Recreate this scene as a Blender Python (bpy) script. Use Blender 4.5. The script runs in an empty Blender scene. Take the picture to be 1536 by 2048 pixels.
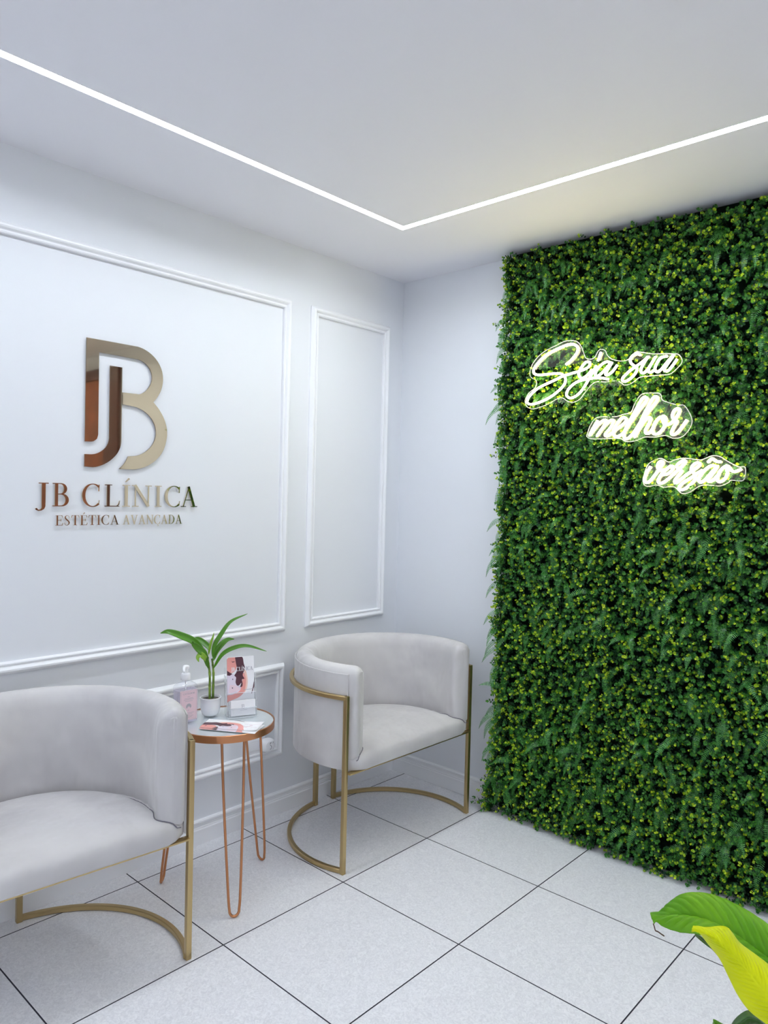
import bpy, bmesh, math, random
import numpy as np
from mathutils import Vector, Matrix
from mathutils.geometry import tessellate_polygon
S = bpy.context.scene
COL = S.collection
R = math.radians
random.seed(7)

# ---------------------------------------------------------------- camera, world, exposure
CAM = Vector((-2.9278, -2.5703, 1.4692))
yaw, pit, rol = R(42.423), R(-1.3792), R(1.3803)
fw = Vector((math.cos(yaw)*math.cos(pit), math.sin(yaw)*math.cos(pit), math.sin(pit)))
rt = Vector((math.sin(yaw), -math.cos(yaw), 0)); up = rt.cross(fw)
rr = math.cos(rol)*rt + math.sin(rol)*up
uu = -math.sin(rol)*rt + math.cos(rol)*up
cd = bpy.data.cameras.new('camera'); cam = bpy.data.objects.new('camera', cd); COL.objects.link(cam)
m = Matrix((rr, uu, -fw)).transposed().to_4x4(); m.translation = CAM; cam.matrix_world = m
cd.sensor_fit = 'HORIZONTAL'; cd.sensor_width = 36.0; cd.lens = 36*1460/1536; cd.clip_start = 0.05
S.camera = cam
w = bpy.data.worlds.new('world'); S.world = w; w.use_nodes = True
w.node_tree.nodes['Background'].inputs[0].default_value = (.8, .88, 1, 1)
w.node_tree.nodes['Background'].inputs[1].default_value = 0.3
S.view_settings.view_transform = 'Standard'; S.view_settings.look = 'None'
S.view_settings.gamma = 1; S.view_settings.use_curve_mapping = False
S.view_settings.exposure = 0.5
S.cycles.use_denoising = True
S.cycles.max_bounces = 12; S.cycles.diffuse_bounces = 7; S.cycles.transparent_max_bounces = 24
LED_STRENGTH = 52.0
NEON_STRENGTH = 18.0

# ---------------------------------------------------------------- helpers
def link(o): COL.objects.link(o); return o
def pr(ob, label=None, cat=None, group=None, kind=None):
    if label: ob['label'] = label
    if cat: ob['category'] = cat
    if group: ob['group'] = group
    if kind: ob['kind'] = kind
    return ob
def thing(name, loc, label, cat, rz=0, group=None):
    o = link(bpy.data.objects.new(name, None)); o.location = loc; o.rotation_euler = (0, 0, rz)
    o.empty_display_size = .1
    return pr(o, label, cat, group)
def mesh_obj(name, bm, mats, parent=None, smooth=True, ang=40):
    me = bpy.data.meshes.new(name); bmesh.ops.recalc_face_normals(bm, faces=bm.faces); bm.to_mesh(me); bm.free()
    for mt in (mats if isinstance(mats, (list, tuple)) else [mats]): me.materials.append(mt)
    if smooth:
        me.shade_smooth(); me.set_sharp_from_angle(angle=R(ang))
    o = link(bpy.data.objects.new(name, me)); o.parent = parent
    return o
def box(bm, a, b, bev=0, mi=0):
    r = bmesh.ops.create_cube(bm, size=1); vs = r['verts']
    for v in vs: v.co = Vector([(a[i]+b[i])/2 + v.co[i]*(b[i]-a[i]) for i in range(3)])
    fs = {f for v in vs for f in v.link_faces}
    for f in fs: f.material_index = mi
    if bev:
        es = {e for v in vs for e in v.link_edges}
        bmesh.ops.bevel(bm, geom=list(es), offset=bev, segments=2, affect='EDGES', profile=.6)
def sweep(bm, path, sec, closed=False, caps=True, upv=None, scales=None, mi=0):
    """sec: list of (side, normal) offsets; path list of Vectors; upv gives the normal direction"""
    path = [Vector(p) for p in path]; n = len(path); rings = []
    nrm = None
    for i, p in enumerate(path):
        if closed: t0 = p-path[i-1]; t1 = path[(i+1) % n]-p
        else: t0 = p-path[i-1] if i else path[1]-p; t1 = path[i+1]-p if i < n-1 else p-path[i-1]
        t0 = t0.normalized(); t1 = t1.normalized(); t = (t0+t1).normalized()
        k = 1/max(.35, t.dot(t1))
        if upv is not None:
            N = Vector(upv); N = (N-t*N.dot(t)).normalized(); sd = t.cross(N)
        else:
            if nrm is None:
                a = Vector((0, 0, 1)) if abs(t.z) < .9 else Vector((1, 0, 0)); nrm = (a-t*a.dot(t)).normalized()
            nrm = (nrm-t*nrm.dot(t)).normalized(); N = nrm; sd = t.cross(N)
        s = scales[i] if scales else 1
        kk = k if upv is not None else 1
        rings.append([bm.verts.new(p+sd*(x*s*kk)+N*(y*s)) for x, y in sec])
    m = len(sec); rg = range(n if closed else n-1)
    for i in rg:
        A, B = rings[i], rings[(i+1) % n]
        for j in range(m):
            f = bm.faces.new((A[j], A[(j+1) % m], B[(j+1) % m], B[j])); f.material_index = mi
    if caps and not closed:
        f = bm.faces.new(rings[0]); f.material_index = mi
        f = bm.faces.new(rings[-1][::-1]); f.material_index = mi
    return rings
def circ(r, n=10): return [(r*math.cos(2*math.pi*k/n), r*math.sin(2*math.pi*k/n)) for k in range(n)]
def rect(w_, h_, b=.0):
    w_, h_ = w_/2, h_/2
    if not b: return [(-w_, -h_), (w_, -h_), (w_, h_), (-w_, h_)]
    return [(-w_+b, -h_), (w_-b, -h_), (w_, -h_+b), (w_, h_-b), (w_-b, h_), (-w_+b, h_), (-w_, h_-b), (-w_, -h_+b)]
def catmull(pts, n=6):
    pts = [Vector(p) for p in pts]; out = []
    for i in range(len(pts)-1):
        a = pts[i-1] if i else pts[0]*2-pts[1]; b = pts[i]; c = pts[i+1]; d = pts[i+2] if i+2 < len(pts) else c*2-b
        for k in range(n):
            t = k/n
            out.append(.5*((2*b)+(c-a)*t+(2*a-5*b+4*c-d)*t*t+(3*b-a-3*c+d)*t**3))
    out.append(pts[-1]); return out
def lathe(bm, prof, n=40, mi=0):
    rings = []
    for r_, z in prof:
        if r_ < 1e-6: rings.append([bm.verts.new((0, 0, z))])
        else: rings.append([bm.verts.new((r_*math.cos(2*math.pi*k/n), r_*math.sin(2*math.pi*k/n), z)) for k in range(n)])
    for A, B in zip(rings, rings[1:]):
        for k in range(n):
            a = [A[k % len(A)], A[(k+1) % len(A)]] if len(A) > 1 else [A[0]]
            b = [B[(k+1) % len(B)], B[k % len(B)]] if len(B) > 1 else [B[0]]
            if len(a)+len(b) > 2:
                f = bm.faces.new(a+b); f.material_index = mi
def prism(bm, pts, fn, th, mi=0, mi_side=None):
    """polygon pts (2d) -> solid; fn(x, y, depth) -> world"""
    tris = tessellate_polygon([[Vector((x, y, 0)) for x, y in pts]])
    F = [bm.verts.new(fn(x, y, th)) for x, y in pts]; B = [bm.verts.new(fn(x, y, 0)) for x, y in pts]
    for t in tris:
        for V in (F, B):
            try: f = bm.faces.new([V[k] for k in t]); f.material_index = mi
            except ValueError: pass
    n = len(pts)
    for i in range(n):
        f = bm.faces.new((F[i], F[(i+1) % n], B[(i+1) % n], B[i])); f.material_index = mi if mi_side is None else mi_side

# ---------------------------------------------------------------- materials
def mat(name, base=(.8, .8, .8), rough=.5, metal=0, **kw):
    mt = bpy.data.materials.new(name); mt.use_nodes = True
    b = mt.node_tree.nodes['Principled BSDF']
    b.inputs['Base Color'].default_value = (*base, 1); b.inputs['Roughness'].default_value = rough
    b.inputs['Metallic'].default_value = metal
    for k, v in kw.items():
        b.inputs[k].default_value = (*v, 1) if isinstance(v, tuple) else v
    return mt
def nodes(mt): return mt.node_tree.nodes, mt.node_tree.links, mt.node_tree.nodes['Principled BSDF']
def noise_color(mt, c0, c1, scale, detail=4, p0=.35, p1=.65, rough=.5, coord='Object', dist=0):
    N, L, b = nodes(mt)
    tc = N.new('ShaderNodeTexCoord'); nz = N.new('ShaderNodeTexNoise'); cr = N.new('ShaderNodeValToRGB')
    nz.inputs['Scale'].default_value = scale; nz.inputs['Detail'].default_value = detail
    nz.inputs['Roughness'].default_value = rough; nz.inputs['Distortion'].default_value = dist
    cr.color_ramp.elements[0].position = p0; cr.color_ramp.elements[1].position = p1
    cr.color_ramp.elements[0].color = (*c0, 1); cr.color_ramp.elements[1].color = (*c1, 1)
    L.new(tc.outputs[coord], nz.inputs['Vector']); L.new(nz.outputs['Fac'], cr.inputs['Fac']); L.new(cr.outputs['Color'], b.inputs['Base Color'])
    return nz, cr
def bump(mt, scale, strength, dist=.002, detail=3, stretch=None, prev=None):
    N, L, b = nodes(mt)
    tc = N.new('ShaderNodeTexCoord'); nz = N.new('ShaderNodeTexNoise'); bp = N.new('ShaderNodeBump')
    nz.inputs['Scale'].default_value = scale; nz.inputs['Detail'].default_value = detail
    bp.inputs['Strength'].default_value = strength; bp.inputs['Distance'].default_value = dist
    if stretch:
        mp = N.new('ShaderNodeMapping'); mp.inputs['Scale'].default_value = stretch
        L.new(tc.outputs['Object'], mp.inputs['Vector']); L.new(mp.outputs[0], nz.inputs['Vector'])
    else: L.new(tc.outputs['Object'], nz.inputs['Vector'])
    L.new(nz.outputs['Fac'], bp.inputs['Height'])
    if prev: L.new(prev.outputs[0], bp.inputs['Normal'])
    L.new(bp.outputs[0], b.inputs['Normal']); return bp
def island(mt, c0, c1, h=None):
    N, L, b = nodes(mt)
    g = N.new('ShaderNodeNewGeometry'); cr = N.new('ShaderNodeValToRGB')
    cr.color_ramp.elements[0].color = (*c0, 1); cr.color_ramp.elements[1].color = (*c1, 1)
    L.new(g.outputs['Random Per Island'], cr.inputs['Fac']); L.new(cr.outputs['Color'], b.inputs['Base Color'])
def emit(name, col, s):
    mt = bpy.data.materials.new(name); mt.use_nodes = True; N = mt.node_tree.nodes; N.clear()
    e = N.new('ShaderNodeEmission'); e.inputs[0].default_value = (*col, 1); e.inputs[1].default_value = s
    o = N.new('ShaderNodeOutputMaterial'); mt.node_tree.links.new(e.outputs[0], o.inputs[0]); return mt
def clear(name, tint, ior=1.45, base=0.0, col=(1, 1, 1), rough=.02, gl=1.0):
    """thin clear plastic: tinted transparency, fresnel gloss and a little diffuse body"""
    mt = bpy.data.materials.new(name); mt.use_nodes = True; N = mt.node_tree.nodes; L = mt.node_tree.links; N.clear()
    t = N.new('ShaderNodeBsdfTransparent'); t.inputs[0].default_value = (*tint, 1)
    d = N.new('ShaderNodeBsdfDiffuse'); d.inputs[0].default_value = (*col, 1)
    g = N.new('ShaderNodeBsdfGlossy'); g.inputs['Roughness'].default_value = rough
    fr = N.new('ShaderNodeFresnel'); fr.inputs[0].default_value = ior
    mu = N.new('ShaderNodeMath'); mu.operation = 'MULTIPLY'; mu.inputs[1].default_value = gl; L.new(fr.outputs[0], mu.inputs[0])
    ge = N.new('ShaderNodeNewGeometry'); sb_ = N.new('ShaderNodeMath'); sb_.operation = 'SUBTRACT'; sb_.inputs[0].default_value = 1.0; L.new(ge.outputs['Backfacing'], sb_.inputs[1])
    m3 = N.new('ShaderNodeMath'); m3.operation = 'MULTIPLY'; L.new(mu.outputs[0], m3.inputs[0]); L.new(sb_.outputs[0], m3.inputs[1]); mu = m3
    m1 = N.new('ShaderNodeMixShader'); m1.inputs[0].default_value = base; L.new(t.outputs[0], m1.inputs[1]); L.new(d.outputs[0], m1.inputs[2])
    m2 = N.new('ShaderNodeMixShader'); L.new(mu.outputs[0], m2.inputs[0]); L.new(m1.outputs[0], m2.inputs[1]); L.new(g.outputs[0], m2.inputs[2])
    o = N.new('ShaderNodeOutputMaterial'); L.new(m2.outputs[0], o.inputs[0]); return mt

WALL = mat('wall_paint', (.735, .75, .785), .55); bump(WALL, 320, .06, .001)
CEIL = mat('ceiling_paint', (.78, .775, .82), .7)
TRIM = mat('trim_paint', (.84, .845, .865), .32)
TILE = mat('porcelain_tile', (.7, .7, .72), .33, **{'Specular IOR Level': .45})
GROUT = mat('grout', (.05, .05, .07), .8)
WOOD = mat('brown_wood', (.33, .10, .04), .35); DWOOD = mat('dark_brown_wood', (.085, .024, .016), .35)
VELVET = mat('grey_velvet', (.6, .59, .6), .85, **{'Sheen Weight': .35, 'Sheen Roughness': .4})
noise_color(VELVET, (.49, .47, .475), (.61, .59, .58), 4.5, 2, .3, .7, dist=.5)
bpv = bump(VELVET, 900, .12, .0006)
bump(VELVET, 13, .6, .022, 2, (1, 1, .5), prev=bpv)
CREASE_SHADE = mat('crease_shade', (.17, .16, .19), .9)  # dark tone painting the shade in the seat crease
BRASS = mat('brushed_brass', (.53, .40, .20), .33, 1)
COPPER = mat('copper_metal', (.56, .25, .12), .3, 1)
GLASSTOP = mat('mirror_top', (.78, .83, .85), .07, .6)
GOLDM = mat('gold_mirror_acrylic', (.70, .58, .385), .03, 1)
GOLDE = mat('gold_edge', (.22, .16, .09), .3, .6)
WHITEP = mat('white_plastic', (.86, .86, .88), .35)
CERAM = mat('white_ceramic', (.86, .86, .88), .18)
SOIL = mat('dark_soil', (.05, .04, .035), .95); noise_color(SOIL, (.02, .015, .012), (.2, .17, .15), 160, 3)
PAPER = mat('white_paper', (.86, .85, .87), .4)
SKIN = mat('print_skin', (.80, .33, .29), .4); SKIN2 = mat('print_light_skin', (.85, .56, .47), .4)
HAIR = mat('print_hair', (.09, .025, .04), .4); BLOUSE = mat('print_blouse', (.74, .66, .76), .4)
PSHADE = mat('print_blush', (.80, .62, .68), .4)
INK = mat('print_dark', (.06, .05, .09), .5); INKG = mat('print_grey', (.42, .40, .45), .5)
PINK = mat('pink_label', (.80, .60, .66), .45)
LEDM = emit('led_diffuser', (.86, .93, 1.0), LED_STRENGTH)
NEON = emit('neon_tube_glow', (1.0, .86, .46), NEON_STRENGTH)
ALU = mat('aluminium_lip', (.45, .45, .5), .4, .6)
ACR = clear('clear_acrylic', (.975, .98, .985), 1.45, .012, (.8, .85, .9), .015, 1.7)
ACRE = clear('acrylic_edge', (.95, .95, .97), 1.5, .4, (.95, .95, .97), .1)
GEL = clear('clear_gel', (.93, .91, .96), 1.3, .30, (.80, .74, .86), .03, .8)
CLEARP = clear('clear_bottle_plastic', (.97, .97, .99), 1.4, .06, (.85, .86, .95), .03, 1.1)

# ---------------------------------------------------------------- setting
H = 2.589
RX, RY = -4.8, -4.8
def struct(o): o['kind'] = 'structure'; return o
def wallbox(name, a, b, mt=WALL):
    bm = bmesh.new(); box(bm, a, b); return struct(mesh_obj(name, bm, mt, smooth=False))
wallbox('wall_left', (RX-.1, 0, -.02), (.1, .1, H+.1))
wallbox('wall_right', (0, RY-.1, -.02), (.1, 0, H+.1))
wallbox('wall_back', (RX-.1, RY-.1, -.02), (.0, RY, H+.1))
wallbox('wall_entrance', (RX-.1, RY, -.02), (RX, .0, H+.1))
# ceiling with the slot for the light line
LX0, LX1, LY0, LY1, LW = -4.19, -.61, -4.28, -.52, .033
bm = bmesh.new()
def cbox(x0, x1, y0, y1): box(bm, (x0, y0, H), (x1, y1, H+.1))
h2 = LW/2
cbox(RX, 0, LY1+h2, 0); cbox(RX, 0, RY, LY0-h2); cbox(RX, LX0-h2, LY0-h2, LY1+h2); cbox(LX1+h2, 0, LY0-h2, LY1+h2)
cbox(LX0+h2, LX1-h2, LY0+h2, LY1-h2)
struct(mesh_obj('ceiling', bm, CEIL, smooth=False))
led = thing('led_line_light', (LX1, LY1, H), 'white LED line light recessed in the ceiling in a mitred rectangle', 'light')
def ringframe(bm, o, i, z0, z1):
    """frame between outer and inner rectangles (x0,x1,y0,y1)"""
    def c(r, z): return [bm.verts.new((x, y, z)) for x, y in ((r[0], r[2]), (r[1], r[2]), (r[1], r[3]), (r[0], r[3]))]
    ob, ib, ot, it = c(o, z0), c(i, z0), c(o, z1), c(i, z1)
    for k in range(4):
        n = (k+1) % 4
        bm.faces.new((ob[k], ob[n], ib[n], ib[k])); bm.faces.new((ot[k], it[k], it[n], ot[n]))
        bm.faces.new((ob[k], ot[k], ot[n], ob[n])); bm.faces.new((ib[k], ib[n], it[n], it[k]))
def exp(d): return (LX0-d, LX1+d, LY0-d, LY1+d)
bm = bmesh.new(); ringframe(bm, exp(h2-.0015), exp(-h2+.0015), H+.0065, H+.010)
o = mesh_obj('diffuser', bm, LEDM, smooth=False); o.parent = led; o.matrix_parent_inverse = Matrix.Translation((-LX1, -LY1, -H))
bm = bmesh.new(); ringframe(bm, exp(h2-.0002), exp(h2-.0014), H-.0008, H+.02); ringframe(bm, exp(-h2+.0014), exp(-h2+.0002), H-.0008, H+.02)
ringframe(bm, exp(h2-.0002), exp(-h2+.0002), H+.02, H+.024)
o = mesh_obj('housing', bm, WHITEP, smooth=False); o.parent = led; o.matrix_parent_inverse = Matrix.Translation((-LX1, -LY1, -H))

# floor tiles: bevelled slabs over dark grout
bm = bmesh.new()
gx = [0.2, .046-.001, -.496, -.997, -1.538, -2.080]; gx[0] = .1
gx = [.1, .046, -.496, -.997, -1.538, -2.080]
while gx[-1] > RX: gx.append(gx[-1]-.541)
gy = [.1, -.099, -.642, -1.184, -1.728]
while gy[-1] > RY: gy.append(gy[-1]-.541)
g = .0014
for a, b in zip(gx, gx[1:]):
    for j, (c, d) in enumerate(zip(gy, gy[1:])):
        sh = 0.0
        x0, x1, y0, y1 = b+g, a-g, d+g, c-g
        x0, x1, y0, y1 = max(x0, RX), min(x1, 0), max(y0, RY), min(y1, 0)
        if x1-x0 < .005 or y1-y0 < .005: continue
        v = [bm.verts.new(p) for p in ((x0, y0, -.004), (x1, y0, -.004), (x1, y1, -.004), (x0, y1, -.004))]
        e = .0008
        t = [bm.verts.new(p) for p in ((x0+e, y0+e, 0), (x1-e, y0+e, 0), (x1-e, y1-e, 0), (x0+e, y1-e, 0))]
        bm.faces.new(t)
        for k in range(4): bm.faces.new((v[k], v[(k+1) % 4], t[(k+1) % 4], t[k])).material_index = 1
v = [bm.verts.new(p) for p in ((RX, RY, -.003), (0, RY, -.003), (0, 0, -.003), (RX, 0, -.003))]
f = bm.faces.new(v); f.material_index = 1
struct(mesh_obj('floor', bm, [TILE, GROUT], smooth=False))
# tile surface: crackled light grey relief
nz, cr = noise_color(TILE, (.68, .68, .71), (.83, .83, .855), 60, 9, .40, .60, .72, dist=2.2)
N, L, b = nodes(TILE)
mr = N.new('ShaderNodeMapRange'); mr.inputs[3].default_value = .22; mr.inputs[4].default_value = .5
L.new(nz.outputs['Fac'], mr.inputs[0]); L.new(mr.outputs[0], b.inputs['Roughness'])
bp = N.new('ShaderNodeBump'); bp.inputs['Strength'].default_value = .12; bp.inputs['Distance'].default_value = .002
L.new(nz.outputs['Fac'], bp.inputs['Height']); L.new(bp.outputs[0], b.inputs['Normal'])

# baseboards
BP = [(0, 0), (.016, 0), (.016, .062), (.0135, .066), (.0135, .072), (.011, .074), (.011, .084), (.015, .088), (.016, .096), (.012, .101), (0, .101)]
def baseboard(name, p0, p1, nrm):
    bm = bmesh.new(); n = Vector(nrm)
    ends = []
    for p in (p0, p1): ends.append([bm.verts.new(Vector(p)+n*d+Vector((0, 0, z+.0005))) for d, z in BP])
    k = len(BP)
    for i in range(k): bm.faces.new((ends[0][i], ends[0][(i+1) % k], ends[1][(i+1) % k], ends[1][i]))
    bm.faces.new(ends[0]); bm.faces.new(ends[1][::-1])
    return struct(mesh_obj(name, bm, TRIM, ang=25))
baseboard('baseboard_left', (RX, 0, 0), (0, 0, 0), (0, -1, 0))
baseboard('baseboard_right', (0, -3.0, 0), (0, -.016, 0), (-1, 0, 0))
baseboard('baseboard_entrance', (RX, RY, 0), (RX, -.016, 0), (1, 0, 0))

# picture-frame mouldings on the left wall
MP = [(0, 0), (0, .007), (.003, .010), (.006, .016), (.011, .0205), (.017, .0215), (.022, .0185), (.026, .0125), (.0275, .0095), (.030, .0095), (.032, .0135), (.036, .0155), (.040, .0135), (.042, .009), (.042, 0)]
def moulding(name, x0, x1, z0, z1):
    bm = bmesh.new(); loops = []
    for (cx, cz, sx, sz) in ((x0, z0, 1, 1), (x1, z0, -1, 1), (x1, z1, -1, -1), (x0, z1, 1, -1)):
        loops.append([bm.verts.new((cx+sx*w_, -d, cz+sz*w_)) for w_, d in MP])
    k = len(MP)
    for a in range(4):
        A, B = loops[a], loops[(a+1) % 4]
        for i in range(k-1): bm.faces.new((A[i], A[i+1], B[i+1], B[i]))
    return struct(mesh_obj(name, bm, TRIM, ang=22))
moulding('trim_1', -3.30, -.775, .836, 2.335)
moulding('trim_2', -.653, -.113, .838, 2.337)
moulding('trim_3', -3.30, -.775, .267, .689)

# brown wooden door in the right wall, seen mirrored in the logo
bm = bmesh.new(); box(bm, (-.02, -4.60, 0), (-.001, -3.14, 2.37)); 
dr = struct(mesh_obj('door_1', bm, WOOD, smooth=False))
noise_color(WOOD, (.17, .045, .016), (.30, .085, .03), 6, 5, .3, .7, coord='Object')
bm = bmesh.new(); box(bm, (-.035, -3.14, 0), (-.001, -3.03, 2.46), .004); box(bm, (-.035, -4.71, 0), (-.001, -4.60, 2.46), .004)
box(bm, (-.035, -4.6, 2.37), (-.001, -3.14, 2.46), .004); box(bm, (-.03, -3.27, 0), (-.02, -3.14, 2.37), .002)
mesh_obj('door_frame', bm, DWOOD, dr, smooth=False)
bm = bmesh.new()
sweep(bm, [(-.02, -3.36, 1.0), (-.07, -3.36, 1.0), (-.07, -3.48, 1.0)], circ(.009, 12))
mesh_obj('door_handle', bm, ALU, dr)

# ---------------------------------------------------------------- traced outlines (metres, on their own planes)
SIGN_TUBES=[[[(-1.0370,2.0354),(-1.0547,2.0472),(-1.0736,2.0642),(-1.0879,2.0830),(-1.0887,2.1018),(-1.0719,2.1160),(-1.0478,2.1189),(-1.0176,2.1129),(-0.9779,2.1010),(-0.9408,2.0857),(-0.9097,2.0638),(-0.8879,2.0407),(-0.8804,2.0216),(-0.8922,2.0077),(-0.9213,2.0031),(-0.9593,2.0029),(-0.9936,2.0025),(-1.0184,1.9974),(-1.0348,1.9822),(-1.0355,1.9602),(-1.0203,1.9395),(-0.9903,1.9170),(-0.9534,1.8974),(-0.9092,1.8836),(-0.8738,1.8789),(-0.8545,1.8872),(-0.8566,1.9042),(-0.8755,1.9256),(-0.9103,1.9483),(-0.9543,1.9643),(-0.9944,1.9775),(-1.0248,1.9886),(-1.0550,1.9940),(-1.0906,2.0002),(-1.1141,2.0047),(-1.1372,2.0132),(-1.1469,2.0255),(-1.1422,2.0354),(-1.1277,2.0356),(-1.1121,2.0210),(-1.0989,2.0007),(-1.0986,1.9846),(-1.1093,1.9733),(-1.1239,1.9742),(-1.1410,1.9860),(-1.1578,2.0031)],[(-1.1759,2.0173),(-1.1555,1.9847),(-1.1335,1.9492),(-1.1139,1.9212),(-1.0910,1.9013),(-1.0644,1.8929),(-1.0466,1.9018),(-1.0448,1.9184),(-1.0598,1.9390),(-1.0862,1.9559),(-1.1155,1.9636),(-1.1561,1.9673),(-1.1990,1.9648),(-1.2301,1.9567)],[(-1.1940,2.0704),(-1.1881,2.0531),(-1.1810,2.0348)],[(-1.2391,2.0214),(-1.2221,2.0284),(-1.2027,2.0225),(-1.1834,2.0059),(-1.1726,1.9884),(-1.1736,1.9755),(-1.1873,1.9759),(-1.2066,1.9905),(-1.2256,2.0097),(-1.2418,2.0224),(-1.2233,1.9941),(-1.2168,1.9790),(-1.2253,1.9742),(-1.2458,1.9867),(-1.2656,2.0108)],[(-1.3588,2.0407),(-1.3460,2.0466),(-1.3292,2.0419),(-1.3190,2.0286),(-1.3216,2.0140),(-1.3326,2.0026),(-1.3461,1.9921),(-1.3462,1.9788),(-1.3340,1.9615),(-1.3174,1.9486),(-1.3004,1.9418),(-1.2890,1.9470),(-1.2912,1.9582),(-1.3038,1.9705),(-1.3226,1.9851),(-1.3434,1.9974),(-1.3641,2.0096),(-1.3804,2.0211),(-1.3904,2.0301),(-1.3805,2.0160),(-1.3687,1.9969),(-1.3629,1.9812),(-1.3675,1.9702),(-1.3779,1.9696),(-1.3900,1.9806),(-1.4057,2.0033),(-1.4197,2.0263),(-1.4057,2.0033),(-1.3945,1.9822),(-1.3949,1.9717),(-1.4048,1.9687),(-1.4169,1.9760)],[(-1.4658,2.0239),(-1.4518,2.0234),(-1.4378,2.0179),(-1.4262,2.0012),(-1.4197,1.9838),(-1.4221,1.9715),(-1.4334,1.9680),(-1.4472,1.9791),(-1.4627,1.9974),(-1.4818,2.0182),(-1.4886,2.0234),(-1.4763,2.0059),(-1.4630,1.9874),(-1.4558,1.9742),(-1.4617,1.9673),(-1.4735,1.9705),(-1.4907,1.9906),(-1.5038,2.0089)]],
[[(-1.1881,1.7925),(-1.1686,1.7615),(-1.1539,1.7326),(-1.1689,1.7519),(-1.1904,1.7749),(-1.2153,1.7928),(-1.2256,1.7881),(-1.2112,1.7628),(-1.1868,1.7294),(-1.2048,1.7536),(-1.2243,1.7749),(-1.2472,1.7911),(-1.2567,1.7859),(-1.2449,1.7614),(-1.2229,1.7354),(-1.2310,1.7266),(-1.2490,1.7376),(-1.2716,1.7539),(-1.3004,1.7745),(-1.3096,1.7880),(-1.3012,1.7993),(-1.2867,1.7938),(-1.2678,1.7697),(-1.2570,1.7451),(-1.2626,1.7267),(-1.2792,1.7248),(-1.3015,1.7402),(-1.3261,1.7763),(-1.3626,1.8266),(-1.3867,1.8556),(-1.3916,1.8680),(-1.3830,1.8747),(-1.3707,1.8664),(-1.3498,1.8304),(-1.3288,1.7916),(-1.3106,1.7585),(-1.3012,1.7309),(-1.3072,1.7145),(-1.3217,1.7171),(-1.3434,1.7386),(-1.3705,1.7803),(-1.4004,1.8183),(-1.4241,1.8470),(-1.4333,1.8645),(-1.4269,1.8730),(-1.4142,1.8664),(-1.3938,1.8308),(-1.3733,1.7893),(-1.3588,1.7533),(-1.3466,1.7193),(-1.3651,1.7530),(-1.3860,1.7826),(-1.4012,1.7933),(-1.4085,1.7875),(-1.4020,1.7696),(-1.3898,1.7458),(-1.3914,1.7330),(-1.4032,1.7331),(-1.4166,1.7478)],[(-1.4638,1.7921),(-1.4442,1.7916),(-1.4266,1.7715),(-1.4176,1.7477),(-1.4218,1.7303),(-1.4372,1.7282),(-1.4549,1.7431),(-1.4662,1.7666),(-1.4670,1.7859),(-1.4576,1.7969),(-1.4561,1.7790),(-1.4648,1.7636),(-1.4812,1.7644),(-1.4986,1.7769),(-1.5127,1.7969),(-1.5186,1.8136),(-1.5118,1.8220),(-1.4974,1.8125),(-1.4922,1.7921),(-1.5030,1.7781),(-1.5106,1.7719),(-1.4994,1.7531),(-1.4912,1.7312),(-1.4975,1.7229),(-1.5149,1.7318),(-1.5344,1.7574),(-1.5477,1.7768)]],
[[(-1.4139,1.6027),(-1.3985,1.5766),(-1.3909,1.5532),(-1.3967,1.5409),(-1.4114,1.5439),(-1.4313,1.5678),(-1.4508,1.5967),(-1.4623,1.6161),(-1.4549,1.6231),(-1.4438,1.6140),(-1.4421,1.5967),(-1.4540,1.5865),(-1.4684,1.5902)],[(-1.4561,1.5693),(-1.4805,1.5736),(-1.4971,1.5872),(-1.5015,1.6006),(-1.4909,1.6027),(-1.4714,1.5879),(-1.4547,1.5678),(-1.4454,1.5476),(-1.4522,1.5381),(-1.4671,1.5414),(-1.4895,1.5592),(-1.5170,1.5849),(-1.5414,1.6102),(-1.5471,1.6208),(-1.5382,1.6235),(-1.5190,1.6104),(-1.5166,1.5985),(-1.5310,1.5876),(-1.5340,1.5814),(-1.5205,1.5650),(-1.5092,1.5479),(-1.5143,1.5388),(-1.5294,1.5508),(-1.5511,1.5692),(-1.5780,1.5888),(-1.5997,1.6068),(-1.5934,1.6158),(-1.5773,1.6076),(-1.5691,1.5903),(-1.5812,1.5734),(-1.5851,1.5539),(-1.5688,1.5342),(-1.5473,1.5171),(-1.5301,1.5135),(-1.5275,1.5253),(-1.5437,1.5424),(-1.5707,1.5594),(-1.5920,1.5762),(-1.6106,1.5873)],[(-1.6606,1.6002),(-1.6420,1.6042),(-1.6212,1.5900),(-1.6031,1.5679),(-1.5977,1.5511),(-1.6067,1.5423),(-1.6224,1.5535),(-1.6429,1.5789),(-1.6632,1.6007),(-1.6457,1.5734),(-1.6325,1.5541),(-1.6360,1.5453),(-1.6491,1.5508),(-1.6643,1.5679)],[(-1.6973,1.6045),(-1.6791,1.5924),(-1.6668,1.5706),(-1.6643,1.5514),(-1.6755,1.5449),(-1.6907,1.5570),(-1.6983,1.5760),(-1.6951,1.5950),(-1.6995,1.6018),(-1.7129,1.5855),(-1.7257,1.5819),(-1.7456,1.5907)],[(-1.6283,1.6162),(-1.6433,1.6297),(-1.6573,1.6205),(-1.6757,1.6170)]]]
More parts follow.
